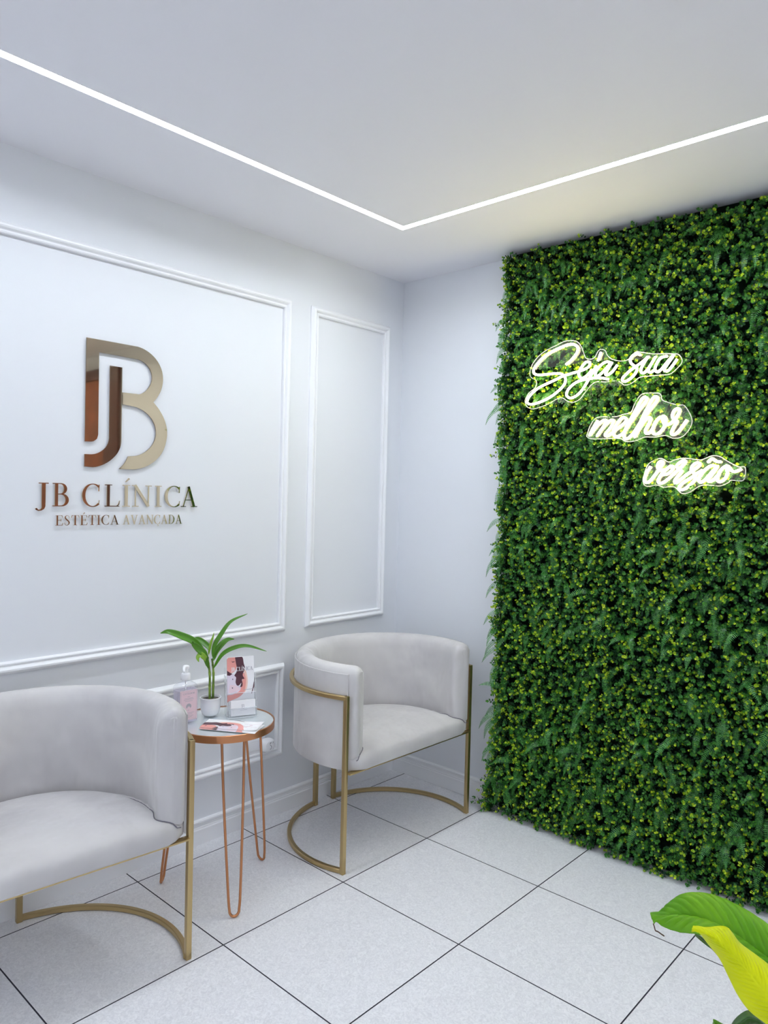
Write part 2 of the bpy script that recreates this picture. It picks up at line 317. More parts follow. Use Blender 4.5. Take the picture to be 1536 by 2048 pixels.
SIGN_BACKS=[[(-0.8369,1.8999),(-0.8443,1.8751),(-0.8678,1.8613),(-0.8939,1.8606),(-0.9478,1.8740),(-0.9972,1.8957),(-1.0218,1.8967),(-1.0466,1.8813),(-1.0709,1.8755),(-1.1004,1.8857),(-1.1231,1.9110),(-1.1512,1.9410),(-1.1766,1.9529),(-1.2136,1.9482),(-1.2470,1.9495),(-1.2410,1.9491),(-1.2631,1.9488),(-1.2810,1.9390),(-1.2921,1.9297),(-1.3137,1.9300),(-1.3347,1.9405),(-1.3575,1.9549),(-1.3908,1.9559),(-1.4379,1.9556),(-1.4681,1.9548),(-1.4876,1.9632),(-1.5124,1.9864),(-1.5196,2.0033),(-1.5071,2.0262),(-1.4853,2.0320),(-1.4453,2.0371),(-1.4107,2.0400),(-1.3837,2.0460),(-1.3627,2.0514),(-1.3372,2.0564),(-1.3208,2.0397),(-1.2997,2.0270),(-1.2693,2.0277),(-1.2381,2.0383),(-1.2386,2.0371),(-1.2185,2.0550),(-1.2065,2.0774),(-1.1809,2.0817),(-1.1590,2.0509),(-1.1241,2.0547),(-1.1051,2.0972),(-1.0804,2.1285),(-1.0321,2.1372),(-0.9895,2.1259),(-0.9244,2.1029),(-0.8805,2.0697),(-0.8590,2.0293),(-0.8632,2.0005),(-0.8915,1.9810),(-0.8876,1.9530),(-0.8557,1.9299)],
[(-1.1366,1.7306),(-1.1578,1.7196),(-1.2262,1.7173),(-1.2827,1.7166),(-1.3027,1.7053),(-1.3286,1.7027),(-1.3540,1.7068),(-1.3851,1.7186),(-1.4254,1.7166),(-1.4647,1.7218),(-1.4949,1.7103),(-1.5300,1.7150),(-1.5579,1.7476),(-1.5625,1.7824),(-1.5349,1.8309),(-1.5084,1.8355),(-1.4664,1.8502),(-1.4480,1.8604),(-1.4412,1.8819),(-1.4166,1.8883),(-1.3669,1.8875),(-1.3396,1.8526),(-1.3247,1.8196),(-1.2926,1.8122),(-1.2567,1.8048),(-1.1859,1.8070),(-1.1558,1.7813)],
[(-1.3829,1.5502),(-1.3880,1.5321),(-1.4061,1.5249),(-1.4384,1.5311),(-1.4649,1.5227),(-1.4906,1.5258),(-1.5107,1.5217),(-1.5310,1.5022),(-1.5479,1.4996),(-1.5697,1.5084),(-1.5990,1.5283),(-1.6258,1.5327),(-1.6551,1.5303),(-1.6760,1.5305),(-1.7015,1.5424),(-1.7115,1.5511),(-1.7520,1.5513),(-1.7559,1.5968),(-1.7327,1.5996),(-1.6963,1.6194),(-1.6672,1.6376),(-1.6408,1.6408),(-1.6171,1.6315),(-1.5958,1.6263),(-1.5406,1.6333),(-1.5043,1.6276),(-1.4818,1.6193),(-1.4525,1.6341),(-1.4235,1.6259),(-1.3975,1.6058)]]
MONO_B=[(-1.7192,2.0042),(-1.6239,2.0041),(-1.5232,2.0035),(-1.4822,1.9929),(-1.4463,1.9688),(-1.4224,1.9343),(-1.4142,1.8948),(-1.4204,1.8557),(-1.4363,1.8243),(-1.4538,1.8019),(-1.4302,1.7782),(-1.4065,1.7422),(-1.3933,1.7000),(-1.3958,1.6563),(-1.4121,1.6119),(-1.4434,1.5766),(-1.4847,1.5519),(-1.5304,1.5410),(-1.5898,1.5395),(-1.5681,1.5621),(-1.5537,1.5888),(-1.5161,1.5941),(-1.4806,1.6117),(-1.4550,1.6379),(-1.4409,1.6722),(-1.4431,1.7054),(-1.4594,1.7373),(-1.4884,1.7619),(-1.5243,1.7756),(-1.5796,1.7804),(-1.5803,1.8248),(-1.5150,1.8255),(-1.4897,1.8379),(-1.4685,1.8640),(-1.4607,1.8934),(-1.4696,1.9252),(-1.4917,1.9464),(-1.5224,1.9558),(-1.5991,1.9578),(-1.6726,1.9588),(-1.6723,1.8116),(-1.6719,1.6639),(-1.6763,1.6457),(-1.6909,1.6357),(-1.7206,1.6336),(-1.7201,1.8191)]
MONO_J=[(-1.6296,1.9169),(-1.5828,1.9165),(-1.5824,1.7718),(-1.5822,1.6433),(-1.5881,1.6153),(-1.6042,1.5887),(-1.6359,1.5616),(-1.6794,1.5438),(-1.7207,1.5438),(-1.7209,1.5880),(-1.6856,1.5900),(-1.6588,1.6019),(-1.6392,1.6212),(-1.6292,1.6513),(-1.6294,1.7850)]
TITLE=[('J',-1.8924,-1.8486),('B',-1.8346,-1.7723),('C',-1.7294,-1.6585),('L',-1.6453,-1.5817),('Í',-1.5753,-1.5420),('N',-1.5355,-1.4549),('I',-1.4412,-1.4104),('C',-1.3985,-1.3259),('A',-1.3259,-1.2528)]
BAMBOO_LEAVES=[([(-1.3390,-0.2380,0.8327),(-1.3769,-0.2092,0.8927),(-1.4172,-0.1791,0.9192),(-1.4572,-0.1495,0.9364),(-1.4728,-0.1178,0.9282)],0.0160),
([(-1.3390,-0.2393,0.7958),(-1.3604,-0.2436,0.8516),(-1.3809,-0.2352,0.8752),(-1.3988,-0.2297,0.8951),(-1.4068,-0.2353,0.9080)],0.0160),
([(-1.3365,-0.2398,0.8623),(-1.3332,-0.2281,0.8748),(-1.3412,-0.2039,0.8908),(-1.3493,-0.1798,0.9013),(-1.3541,-0.1671,0.9037)],0.0120),
([(-1.3390,-0.2375,0.8474),(-1.3364,-0.2395,0.8697),(-1.3327,-0.2428,0.8919),(-1.3277,-0.2475,0.9143),(-1.3251,-0.2497,0.9310)],0.0060),
([(-1.3290,-0.2487,0.8404),(-1.3211,-0.2486,0.8801),(-1.3006,-0.2620,0.9241),(-1.2695,-0.2794,0.9714),(-1.2207,-0.3170,1.0010)],0.0105),
([(-1.3265,-0.2519,0.8257),(-1.3103,-0.2464,0.8559),(-1.2893,-0.2535,0.8840),(-1.2653,-0.2570,0.8983),(-1.2459,-0.2708,0.8997)],0.0135),
([(-1.3266,-0.2529,0.7962),(-1.3100,-0.2840,0.8509),(-1.2861,-0.3239,0.8799),(-1.2576,-0.3695,0.8906),(-1.2095,-0.4228,0.8722)],0.0100),
([(-1.3390,-0.2385,0.8179),(-1.3604,-0.2440,0.8406),(-1.3760,-0.2413,0.8535),(-1.3862,-0.2379,0.8434),(-1.3866,-0.2454,0.8283)],0.0120)]
BAMBOO_STEMS=[[(-1.3362,-0.2465,0.6814),(-1.3362,-0.2448,0.7294),(-1.3361,-0.2433,0.7737),(-1.3390,-0.2388,0.8105),(-1.3415,-0.2353,0.8326)],[(-1.3222,-0.2470,0.6807),(-1.3214,-0.2462,0.7271),(-1.3208,-0.2453,0.7715),(-1.3220,-0.2429,0.8011),(-1.3245,-0.2392,0.8307)]]
LILY=[([(-1.6491,-2.0683,0.7320),(-1.6368,-2.0815,0.7354),(-1.6288,-2.0897,0.7535),(-1.6199,-2.1134,0.7774),(-1.6024,-2.1471,0.7844),(-1.5940,-2.1860,0.7811),(-1.5974,-2.2271,0.7746),(-1.6077,-2.2606,0.7664),(-1.6152,-2.2827,0.7463)],[(-1.6779,-2.0807,0.7447),(-1.6686,-2.0908,0.7477),(-1.6630,-2.1115,0.7571),(-1.6509,-2.1394,0.7621),(-1.6486,-2.1714,0.7644),(-1.6489,-2.2009,0.7614),(-1.6499,-2.2296,0.7548),(-1.6480,-2.2619,0.7409),(-1.6504,-2.2895,0.7252)],[(-1.6947,-2.0920,0.7448),(-1.6913,-2.0956,0.7485),(-1.6917,-2.1101,0.7451),(-1.6947,-2.1363,0.7496),(-1.6964,-2.1637,0.7591),(-1.6988,-2.1907,0.7621),(-1.6894,-2.2163,0.7475),(-1.6732,-2.2496,0.7255),(-1.6633,-2.2904,0.7186)]),
([(-1.7820,-2.1867,0.8170),(-1.7664,-2.2036,0.8181),(-1.7475,-2.2244,0.8188),(-1.7443,-2.2432,0.8013),(-1.7381,-2.2654,0.7891),(-1.7338,-2.2853,0.7771),(-1.7348,-2.2997,0.7580),(-1.7393,-2.3104,0.7343),(-1.7488,-2.3157,0.7109)],[(-1.8037,-2.1923,0.8256),(-1.8000,-2.2038,0.8249),(-1.7925,-2.2196,0.8186),(-1.7888,-2.2388,0.8084),(-1.7854,-2.2579,0.7949),(-1.7839,-2.2749,0.7798),(-1.7825,-2.2918,0.7628),(-1.7713,-2.3051,0.7345),(-1.7632,-2.3148,0.7108)],[(-1.7939,-2.1885,0.8149),(-1.7871,-2.1960,0.8149),(-1.7773,-2.2074,0.7975),(-1.7762,-2.2238,0.7827),(-1.7775,-2.2380,0.7619),(-1.7789,-2.2520,0.7416),(-1.7781,-2.2684,0.7255),(-1.7733,-2.2887,0.7149),(-1.7681,-2.3097,0.7034)]),
([(-1.6611,-2.2080,0.6029),(-1.6560,-2.2130,0.6181),(-1.6486,-2.2207,0.6294),(-1.6402,-2.2296,0.6362),(-1.6310,-2.2398,0.6327),(-1.6245,-2.2472,0.6247),(-1.6153,-2.2578,0.6100)],[(-1.6808,-2.2156,0.6147),(-1.6745,-2.2222,0.6257),(-1.6672,-2.2299,0.6340),(-1.6608,-2.2366,0.6396),(-1.6535,-2.2447,0.6372),(-1.6454,-2.2539,0.6294),(-1.6363,-2.2643,0.6163)],[(-1.6560,-2.2139,0.5921),(-1.6486,-2.2217,0.6006),(-1.6421,-2.2286,0.6077),(-1.6366,-2.2345,0.6120),(-1.6301,-2.2416,0.6109),(-1.6236,-2.2490,0.6029),(-1.6153,-2.2585,0.5908)]),
([(-1.7194,-2.2019,0.6481),(-1.7180,-2.2034,0.6482),(-1.7127,-2.2094,0.6440),(-1.7064,-2.2164,0.6389),(-1.7002,-2.2235,0.6319),(-1.6913,-2.2337,0.6203)],[(-1.7299,-2.2050,0.6547),(-1.7294,-2.2057,0.6509),(-1.7249,-2.2108,0.6452),(-1.7196,-2.2168,0.6388),(-1.7126,-2.2248,0.6299),(-1.7037,-2.2348,0.6210)],[(-1.7196,-2.2016,0.6471),(-1.7207,-2.2007,0.6407),(-1.7198,-2.2019,0.6325),(-1.7154,-2.2071,0.6247),(-1.7074,-2.2162,0.6144),(-1.6958,-2.2292,0.6069)]),
([(-1.7602,-2.1816,0.7958),(-1.7545,-2.1880,0.7928),(-1.7475,-2.1959,0.7852),(-1.7387,-2.2059,0.7732),(-1.7300,-2.2161,0.7579)],[(-1.7649,-2.1839,0.7962),(-1.7596,-2.1898,0.7918),(-1.7527,-2.1977,0.7837),(-1.7439,-2.2077,0.7723),(-1.7352,-2.2177,0.7584)],[(-1.7696,-2.1861,0.7985),(-1.7648,-2.1916,0.7916),(-1.7578,-2.1994,0.7835),(-1.7509,-2.2073,0.7760),(-1.7413,-2.2184,0.7589)])]
CURL=[(-1.6952,-2.0914,0.7455),(-1.6940,-2.0929,0.7406),(-1.6928,-2.0945,0.7342),(-1.6899,-2.0977,0.7322),(-1.6865,-2.1015,0.7287),(-1.6827,-2.1058,0.7250)]


# ---------------------------------------------------------------- serif lettering
TK, TN = .15, .045
def arc(cx, cy, rx, ry, a0, a1, w0, w1, n=14):
    """ribbon points; thickness follows the direction: thick where vertical"""
    out = []
    for k in range(n+1):
        a = R(a0+(a1-a0)*k/n); out.append((cx+rx*math.cos(a), cy+ry*math.sin(a), w0+(w1-w0)*abs(math.cos(a))**1.6))
    return out
def ln(x0, y0, x1, y1, w_): return [(x0, y0, w_), (x1, y1, w_)]
G = {
 'I': (.36, [ln(.18, 0, .18, 1, TK), ln(.02, .02, .34, .02, TN), ln(.02, .98, .34, .98, TN)]),
 'L': (.72, [ln(.18, 0, .18, 1, TK), ln(.02, .98, .34, .98, TN), ln(.02, .02, .66, .02, TN), [(.55, .02, .04), (.64, .1, .05), (.68, .27, .02)]]),
 'E': (.70, [ln(.18, 0, .18, 1, TK), ln(.02, .98, .62, .98, TN), ln(.18, .52, .5, .52, TN), ln(.02, .02, .64, .02, TN), ln(.5, .40, .5, .64, .03), [(.54, .98, .04), (.61, .9, .04), (.63, .76, .02)], [(.56, .02, .04), (.64, .1, .04), (.67, .25, .02)]]),
 'T': (.74, [ln(.37, 0, .37, 1, TK), ln(.04, .98, .70, .98, TN), ln(.21, .02, .53, .02, TN), [(.12, .98, .04), (.05, .9, .04), (.03, .74, .02)], [(.62, .98, .04), (.69, .9, .04), (.71, .74, .02)]]),
 'N': (.90, [ln(.16, 0, .16, 1, .05), ln(.76, 0, .76, 1, .05), ln(.13, 1, .76, .02, TK), ln(.02, .02, .30, .02, TN), ln(0, .98, .2, .98, TN), ln(.62, .98, .90, .98, TN)]),
 'A': (.86, [ln(.13, 0, .43, 1, .05), ln(.40, 1, .72, 0, TK), ln(.23, .34, .6, .34, TN), ln(.0, .02, .27, .02, TN), ln(.55, .02, .88, .02, TN)]),
 'V': (.86, [ln(.15, 1, .46, 0, TK), ln(.44, 0, .73, 1, .05), ln(0, .98, .32, .98, TN), ln(.60, .98, .86, .98, TN)]),
 'B': (.72, [ln(.18, 0, .18, 1, TK), ln(.02, .98, .36, .98, TN), ln(.02, .02, .36, .02, TN), ln(.18, .53, .36, .53, TN),
             arc(.34, .755, .20, .225, 90, -90, TN, TK), arc(.36, .275, .25, .255, 90, -90, TN, TK+.01)]),
 'D': (.84, [ln(.18, 0, .18, 1, TK), ln(.02, .98, .36, .98, TN), ln(.02, .02, .36, .02, TN), arc(.32, .5, .40, .48, 90, -90, TN, TK+.01, 20)]),
 'C': (.80, [arc(.46, .5, .38, .50, 48, 312, TN, TK+.01, 26), ln(.715, .68, .725, .98, .035), ln(.715, .09, .735, .28, .02)]),
 'O': (.88, [arc(.44, .5, .36, .48, 0, 360, TN, TK, 30)]),
 'M': (1.0, [ln(.16, 0, .16, 1, .05), ln(.84, 0, .84, 1, TK), ln(.16, 1, .48, .05, TK), ln(.48, .05, .84, 1, .05), ln(.02, .02, .30, .02, TN), ln(.7, .02, .98, .02, TN)]),
 'S': (.58, [[(.46, .72, .02), (.45, .86, .03), (.38, .95, .04), (.27, .98, .05), (.15, .92, .08), (.11, .78, .12), (.18, .64, .13), (.30, .52, .15), (.42, .40, .14), (.47, .26, .13), (.43, .11, .08), (.32, .02, .05), (.18, .02, .04), (.10, .10, .03), (.07, .27, .02)]]),
 'J': (.42, [[(.28, 1, TK), (.28, .2, TK), (.28, .0, .14), (.26, -.09, .11), (.20, -.15, .07), (.12, -.17, .06), (.06, -.13, .08), (.04, -.08, .08)], ln(.12, .98, .44, .98, TN)]),
}
G['Í'] = (G['I'][0], G['I'][1]+[[(.14, 1.13, .03), (.30, 1.30, .09)]])
G['É'] = (G['E'][0], G['E'][1]+[[(.28, 1.10, .03), (.42, 1.26, .09)]])
G['Ç'] = (G['C'][0], G['C'][1]+[[(.48, 0, .03), (.46, -.07, .04), (.54, -.11, .06), (.52, -.19, .05), (.40, -.21, .03)]])
def glyph(bm, ch, fn, th, mi=0, wt=1.0):
    for si, s in enumerate(G[ch][1]):
        P = [Vector((p[0], p[1])) for p in s]; n = len(P); Lf, Rt = [], []
        for i in range(n):
            t = (P[min(i+1, n-1)]-P[max(i-1, 0)]).normalized(); q = Vector((-t.y, t.x))*s[i][2]*wt/2
            Lf.append(P[i]+q); Rt.append(P[i]-q)
        lv = [[bm.verts.new(fn(p.x, p.y, d)) for p in Lf] for d in (th+si*min(.00015, th*.08), 0)]; rv = [[bm.verts.new(fn(p.x, p.y, d)) for p in Rt] for d in (th+si*min(.00015, th*.08), 0)]
        for i in range(n-1):
            for k in (0, 1): 
                f = bm.faces.new((lv[k][i], lv[k][i+1], rv[k][i+1], rv[k][i])); f.material_index = mi
            for V in (lv, rv): 
                f = bm.faces.new((V[0][i], V[0][i+1], V[1][i+1], V[1][i])); f.material_index = mi
        for i in (0, n-1): 
            f = bm.faces.new((lv[0][i], rv[0][i], rv[1][i], lv[1][i])); f.material_index = mi

# wall logo of gold mirror acrylic
logo = thing('clinic_logo_sign', (-1.56, 0, 1.66), 'gold mirrored JB logo and clinic name letters mounted on the white wall', 'sign')
LI = Matrix.Translation((1.56, 0, -1.66))
def lpart(name, bm, mats=None):
    o = mesh_obj(name, bm, mats or [GOLDM, GOLDE], logo, smooth=False); o.matrix_parent_inverse = LI; return o
wf = lambda x, z, d: (x, -.0045-d, z)
def smooth_poly(pts, straight):
    return pts
for nm, poly in (('monogram_b', MONO_B), ('monogram_j', MONO_J)):
    # round the bows: subdivide everything except long straight runs
    n = len(poly); out = []
    for i in range(n):
        p0, p1, p2, p3 = [Vector(poly[(i+k) % n]) for k in (-1, 0, 1, 2)]
        d = p2-p1; out.append(tuple(p1))
        a1 = (p1-p0).normalized().dot(d.normalized()); a2 = (p3-p2).normalized().dot(d.normalized())
        if d.length < .058 and (a1 > .8 or a2 > .8):
            t1 = (p2-p0)*.5 if a1 > .8 else d; t2 = (p3-p1)*.5 if a2 > .8 else d
            t1 = t1.normalized()*d.length; t2 = t2.normalized()*d.length
            for k in (1, 2, 3):
                t = k/4; q = (2*t**3-3*t*t+1)*p1+(t**3-2*t*t+t)*t1+(-2*t**3+3*t*t)*p2+(t**3-t*t)*t2
                out.append(tuple(q))
    bm = bmesh.new(); prism(bm, out, wf, .004, 0, 1); lpart('monogram', bm)
for ch, xa, xb in TITLE:
    wd = {'J': .42}.get(ch, G[ch][0]); sx = (xb-xa)/wd; hz = .0815
    bm = bmesh.new(); glyph(bm, ch, lambda x, y, d: wf(xa+x*sx, 1.400+y*hz, d), .004, wt=.82); lpart('letter', bm, GOLDM)
def word(txt, x0, x1, fn_part):
    tot = sum(G[c][0] for c in txt)+.06*(len(txt)-1); s = (x1-x0)/tot; x = x0
    for c in txt:
        fn_part(c, x, s); x += (G[c][0]+.06)*s
def small(c, x, s):
    bm = bmesh.new(); glyph(bm, c, lambda a, y, d: wf(x+a*s, 1.333+y*.0355, d), .003, wt=.75); lpart('letter', bm, GOLDM)
word('ESTÉTICA', -1.822, -1.586, small); word('AVANÇADA', -1.571, -1.319, small)

# ---------------------------------------------------------------- armchairs
EA, EB = .422, .398
T0, T1 = R(-22.5), R(202.5)
def ell(t, off=0.0):
    p = Vector((EA*math.cos(t), EB*math.sin(t), 0)); n = Vector((math.cos(t)/EA, math.sin(t)/EB, 0)).normalized()
    return p-n*off
def make_chair(label, loc, rz):
    c = thing('armchair', loc, label, 'armchair', rz, 'light grey velvet barrel armchairs')
    # padded shell
    prof = [(.014, .434), (.006, .440), (.004, .450), (.004, .70), (.002, .745), (.003, .772), (.010, .788), (.024, .797), (.042, .798), (.058, .790), (.070, .774), (.077, .745), (.080, .69), (.081, .64), (.082, .60), (.082, .57), (.082, .535), (.082, .50), (.080, .458), (.076, .446), (.066, .438)]
    cx = .040
    bm = bmesh.new(); rings = []
    n = 72
    ts = [T0+(T1-T0)*k/n for k in range(n+1)]
    endF = []
    tan0 = (ell(T0)-ell(T0+.02)).normalized(); tan1 = (ell(T1)-ell(T1-.02)).normalized()
    caps = [(.0385, .12), (.0382, .35), (.037, .60), (.033, .80), (.027, .91), (.018, .975), (.008, 1.0)]
    def ring(t, fwd=0.0, sc=1.0, tan=None):
        r_ = []
        for (o_, z) in prof:
            o2 = cx+(o_*1.12-cx)*sc+.011; z2 = z if z < .5 else .5+(z-.5)*(1-(1-max(sc, .6))*.16)
            p = ell(t, o2)
            if tan: p = p+tan*fwd*(1 if z > .445 else .6)
            r_.append(bm.verts.new((p.x, p.y, z2)))
        return r_
    for f_, s_ in caps: rings.append(ring(T0, f_, s_, tan0))
    for t in ts: rings.append(ring(t))
    for f_, s_ in reversed(caps): rings.append(ring(T1, f_, s_, tan1))
    m_ = len(prof)
    for A, B in zip(rings, rings[1:]):
        for j in range(m_): bm.faces.new((A[j], A[(j+1) % m_], B[(j+1) % m_], B[j]))
    bm.faces.new(rings[0]); bm.faces.new(rings[-1][::-1])
    # gathered creases on the arm fronts and the inner back
    for v in bm.verts:
        x, y, z = v.co; fr = max(0, min(1, (-.06-y)/.08))
        v.co += Vector((1 if x < 0 else -1, -.4, 0))*(.0022*fr*math.sin(z*210+x*90)*max(0, min(1, (z-.66)/.06)))
        q_ = (x/EA)**2+(y/EB)**2
        if q_ < .72 and y > -.1 and z < .60: v.co += Vector((-x, -y, 0)).normalized()*(.0022*math.sin(math.atan2(y, x)*46+z*26)*(1-abs(z-.5)/.1 if z > .5 else 1)*(.5+.5*math.sin(math.atan2(y, x)*5+2)))
    back = mesh_obj('backrest', bm, VELVET, c, ang=60)
    # outer fabric panel with its piping
    bm = bmesh.new()
    pth = [ell(T0+(T1-T0)*k/60, .0115) for k in range(61)]
    sec = [(-.0035, .402), (.0035, .398), (.0035, .768), (-.0035, .768)]
    sweep(bm, pth, sec, upv=(0, 0, 1)); mesh_obj('outer_panel', bm, VELVET, c)
    bm = bmesh.new()
    pp = [ell(T0+(T1-T0)*k/60, .0105)+Vector((0, 0, .770)) for k in range(61)]
    sweep(bm, pp, circ(.0028, 8))
    for tt, tn in ((T0, tan0), (T1, tan1)):
        q = ell(tt, .017)+tn*.002; sweep(bm, [q+Vector((0, 0, .44)), q+Vector((0, 0, .772))], circ(.0026, 8))
    mesh_obj('piping', bm, VELVET, back)
    # seat
    bm = bmesh.new(); rings = []
    outl = [ell(T0+(T1-T0)*k/64, .016) for k in range(65)]
    a, b = outl[-1], outl[0]; fr = []
    for k in range(1, 24):
        t = k/24; p = a.lerp(b, t); p = p+Vector((0, -.036*min(1, 16*min(t, 1-t)), 0)); fr.append(p)
    a2 = a+Vector((0, -.008, 0)); outl += fr
    ctr = Vector((0, .02, 0))
    lv = [(.90, .392, 0), (.985, .393, 0), (1.0, .399, 0), (1.0, .425, 0), (.995, .437, 0), (.980, .447, 0), (.95, .455, .2), (.90, .461, .45), (.84, .4655, .7), (.80, .467, .7), (.77, .4685, .7), (.74, .470, .7), (.70, .4715, .9), (.62, .474, .9), (.5, .476, 1), (.3, .478, 1), (.1, .479, 1)]
    for s_, z, _ in lv:
        row = []
        for p in outl:
            q = ctr+(p-ctr)*s_; gr = .016*math.exp(-((s_-.77)/.03)**2)*max(0, min(1, (q.y+.10)/.07))
            row.append(bm.verts.new(q+Vector((0, 0, z-gr))))
        rings.append(row)
    m_ = len(outl)
    for A, B in zip(rings, rings[1:]):
        for j in range(m_): bm.faces.new((A[j], A[(j+1) % m_], B[(j+1) % m_], B[j]))
    bm.faces.new(rings[0]); bm.faces.new(rings[-1])
    mesh_obj('seat', bm, VELVET, c, ang=60)
    # dark cord drawing in the crease shade where the padding meets the seat
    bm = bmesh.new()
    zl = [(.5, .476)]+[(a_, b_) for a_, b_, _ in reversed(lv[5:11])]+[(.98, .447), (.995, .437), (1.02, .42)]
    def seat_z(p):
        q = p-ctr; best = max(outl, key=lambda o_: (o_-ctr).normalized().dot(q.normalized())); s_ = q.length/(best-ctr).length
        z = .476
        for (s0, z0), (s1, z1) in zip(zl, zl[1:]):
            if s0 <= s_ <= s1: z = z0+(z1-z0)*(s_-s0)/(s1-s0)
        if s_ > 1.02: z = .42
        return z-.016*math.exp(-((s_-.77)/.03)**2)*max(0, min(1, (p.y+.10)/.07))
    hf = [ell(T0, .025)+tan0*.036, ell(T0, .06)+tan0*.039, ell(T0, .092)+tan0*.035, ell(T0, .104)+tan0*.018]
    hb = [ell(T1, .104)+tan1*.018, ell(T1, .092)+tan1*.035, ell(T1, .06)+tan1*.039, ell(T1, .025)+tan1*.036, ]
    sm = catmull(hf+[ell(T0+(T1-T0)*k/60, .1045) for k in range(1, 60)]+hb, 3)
    sweep(bm, [p+Vector((0, 0, max(.436, seat_z(p))+.0006)) for p in sm], circ(.0016, 8)); mesh_obj('crease_shade_cord', bm, CREASE_SHADE, back)
    # brass frame
    sq = rect(.0176, .0176, .0025)
    zr = .683
    bm = bmesh.new()
    sweep(bm, [ell(T0+(T1-T0)*k/80, -.004)+Vector((0, 0, zr)) for k in range(81)], sq, upv=(0, 0, 1)); mesh_obj('top_rail', bm, BRASS, c, ang=30)
    fl = ell(T1, -.004); frt = ell(T0, -.004)
    for p in (fl, frt):
        bm = bmesh.new(); box(bm, (p.x-.0088, p.y-.0088, 0), (p.x+.0088, p.y+.0088, zr+.0088), .002); mesh_obj('leg', bm, BRASS, c, ang=30)
    bt = math.acos(.058/EA)
    for s_ in (1, -1):
        p = ell(bt if s_ > 0 else math.pi-bt, .004)
        bm = bmesh.new(); box(bm, (p.x-.0095, p.y-.0095, 0), (p.x+.0095, p.y+.0095, .393), .002); mesh_obj('leg', bm, BRASS, c, ang=30)
        bm = bmesh.new(); a0, a1 = (T0, bt) if s_ > 0 else (math.pi-bt, T1)
        sweep(bm, [ell(a0+(a1-a0)*k/48, 0 if 0 < k < 48 else 0)+Vector((0, 0, .0098)) for k in range(49)], sq, upv=(0, 0, 1)); mesh_obj('floor_runner', bm, BRASS, c, ang=30)
    bm = bmesh.new(); box(bm, (fl.x+.009, fl.y-.022, .3865), (frt.x-.009, fl.y+.004, .3925), .0015); mesh_obj('front_bar', bm, BRASS, c, ang=30)
    return c
make_chair('light grey velvet barrel armchair with brass frame, in the corner beside the green wall', (-.562, -.452, 0), R(-1.0))
make_chair('light grey velvet barrel armchair cut off by the photo edge, below the gold logo', (-2.036, -.434, 0), R(-5.0))

# ---------------------------------------------------------------- side table
TX, TY, TZ = -1.333, -.337, .62
tb = thing('side_table', (TX, TY, 0), 'round copper side table with mirrored top and hairpin legs between the armchairs', 'table')
bm = bmesh.new(); lathe(bm, [(0, TZ-.008), (.1795, TZ-.008), (.1795, TZ-.003), (.0, TZ-.003)], 72); mesh_obj('tabletop', bm, GLASSTOP, tb, ang=30)
bm = bmesh.new(); lathe(bm, [(.0, TZ-.012), (.150, TZ-.0125), (.182, TZ-.026), (.1845, TZ-.026), (.1850, TZ-.001), (.1835, TZ), (.1805, TZ), (.180, TZ-.0085), (0, TZ-.0085)], 72); mesh_obj('rim', bm, COPPER, tb, ang=30)
for ang in (-113.5, 10.5, 131):
    e = Vector((math.cos(R(ang)), math.sin(R(ang)), 0)); s_ = Vector((-e.y, e.x, 0))
    top = e*.150; foot = e*.224
    pts = [top+s_*.040+Vector((0, 0, .606)), top.lerp(foot, .35)+s_*.034+Vector((0, 0, .39)), top.lerp(foot, .86)+s_*.0215+Vector((0, 0, .09))]
    for k in range(9):
        a = math.pi*k/8; pts.append(foot.lerp(top, .05*(math.sin(math.pi-a)*0+1)*(1-math.sin(a)))+s_*(.0165*math.cos(a))+Vector((0, 0, .0245-.0195*math.sin(a))))
    pts += [p-2*s_*p.dot(s_) for p in reversed(pts[:3])]
    bm = bmesh.new(); sweep(bm, catmull(pts, 5), circ(.0046, 12)); mesh_obj('leg', bm, COPPER, tb)
    bm = bmesh.new(); q = top; 
    mesh_tmp = box(bm, (-.03, -.052, .602), (.02, .052, .6078), .001)
    for v in bm.verts: x, y, z = v.co; v.co = e*(x+.150)+s_*y+Vector((0, 0, z))
    mesh_obj('mounting_plate', bm, COPPER, tb, ang=30)

# sanitiser bottle
bo = thing('pump_bottle', (-1.452, -.262, TZ), 'clear gel pump bottle with pink label and white pump on the side table', 'bottle', R(-4))
def rrect(hw, hd, r_, n=5):
    out = []
    for cx_, cy_, a0 in ((hw-r_, hd-r_, 0), (-hw+r_, hd-r_, 90), (-hw+r_, -hd+r_, 180), (hw-r_, -hd+r_, 270)):
        for k in range(n+1): a = R(a0+90*k/n); out.append((cx_+r_*math.cos(a), cy_+r_*math.sin(a)))
    return out
def stack(bm, lv, mi=0, cap=True):
    rings = [[bm.verts.new((x, y, z)) for x, y in rrect(hw, hd, r_)] for hw, hd, r_, z in lv]
    for A, B in zip(rings, rings[1:]):
        k = len(A)
        for j in range(k): f = bm.faces.new((A[j], A[(j+1) % k], B[(j+1) % k], B[j])); f.material_index = mi
    if cap: bm.faces.new(rings[0]).material_index = mi; bm.faces.new(rings[-1][::-1]).material_index = mi
bm = bmesh.new(); stack(bm, [(.036, .019, .008, .001), (.041, .024, .008, .005), (.041, .024, .008, .126), (.040, .023, .009, .136), (.034, .0205, .012, .143), (.020, .016, .012, .148), (.0135, .0135, .0134, .151), (.0125, .0125, .0124, .162)])
body = mesh_obj('body', bm, CLEARP, bo)
bm = bmesh.new(); stack(bm, [(.034, .017, .006, .004), (.0385, .0215, .007, .007), (.0385, .0215, .007, .122)]); mesh_obj('gel', bm, GEL, bo)
bm = bmesh.new(); box(bm, (-.034, -.0253, .014), (.034, -.0244, .123), .0003)
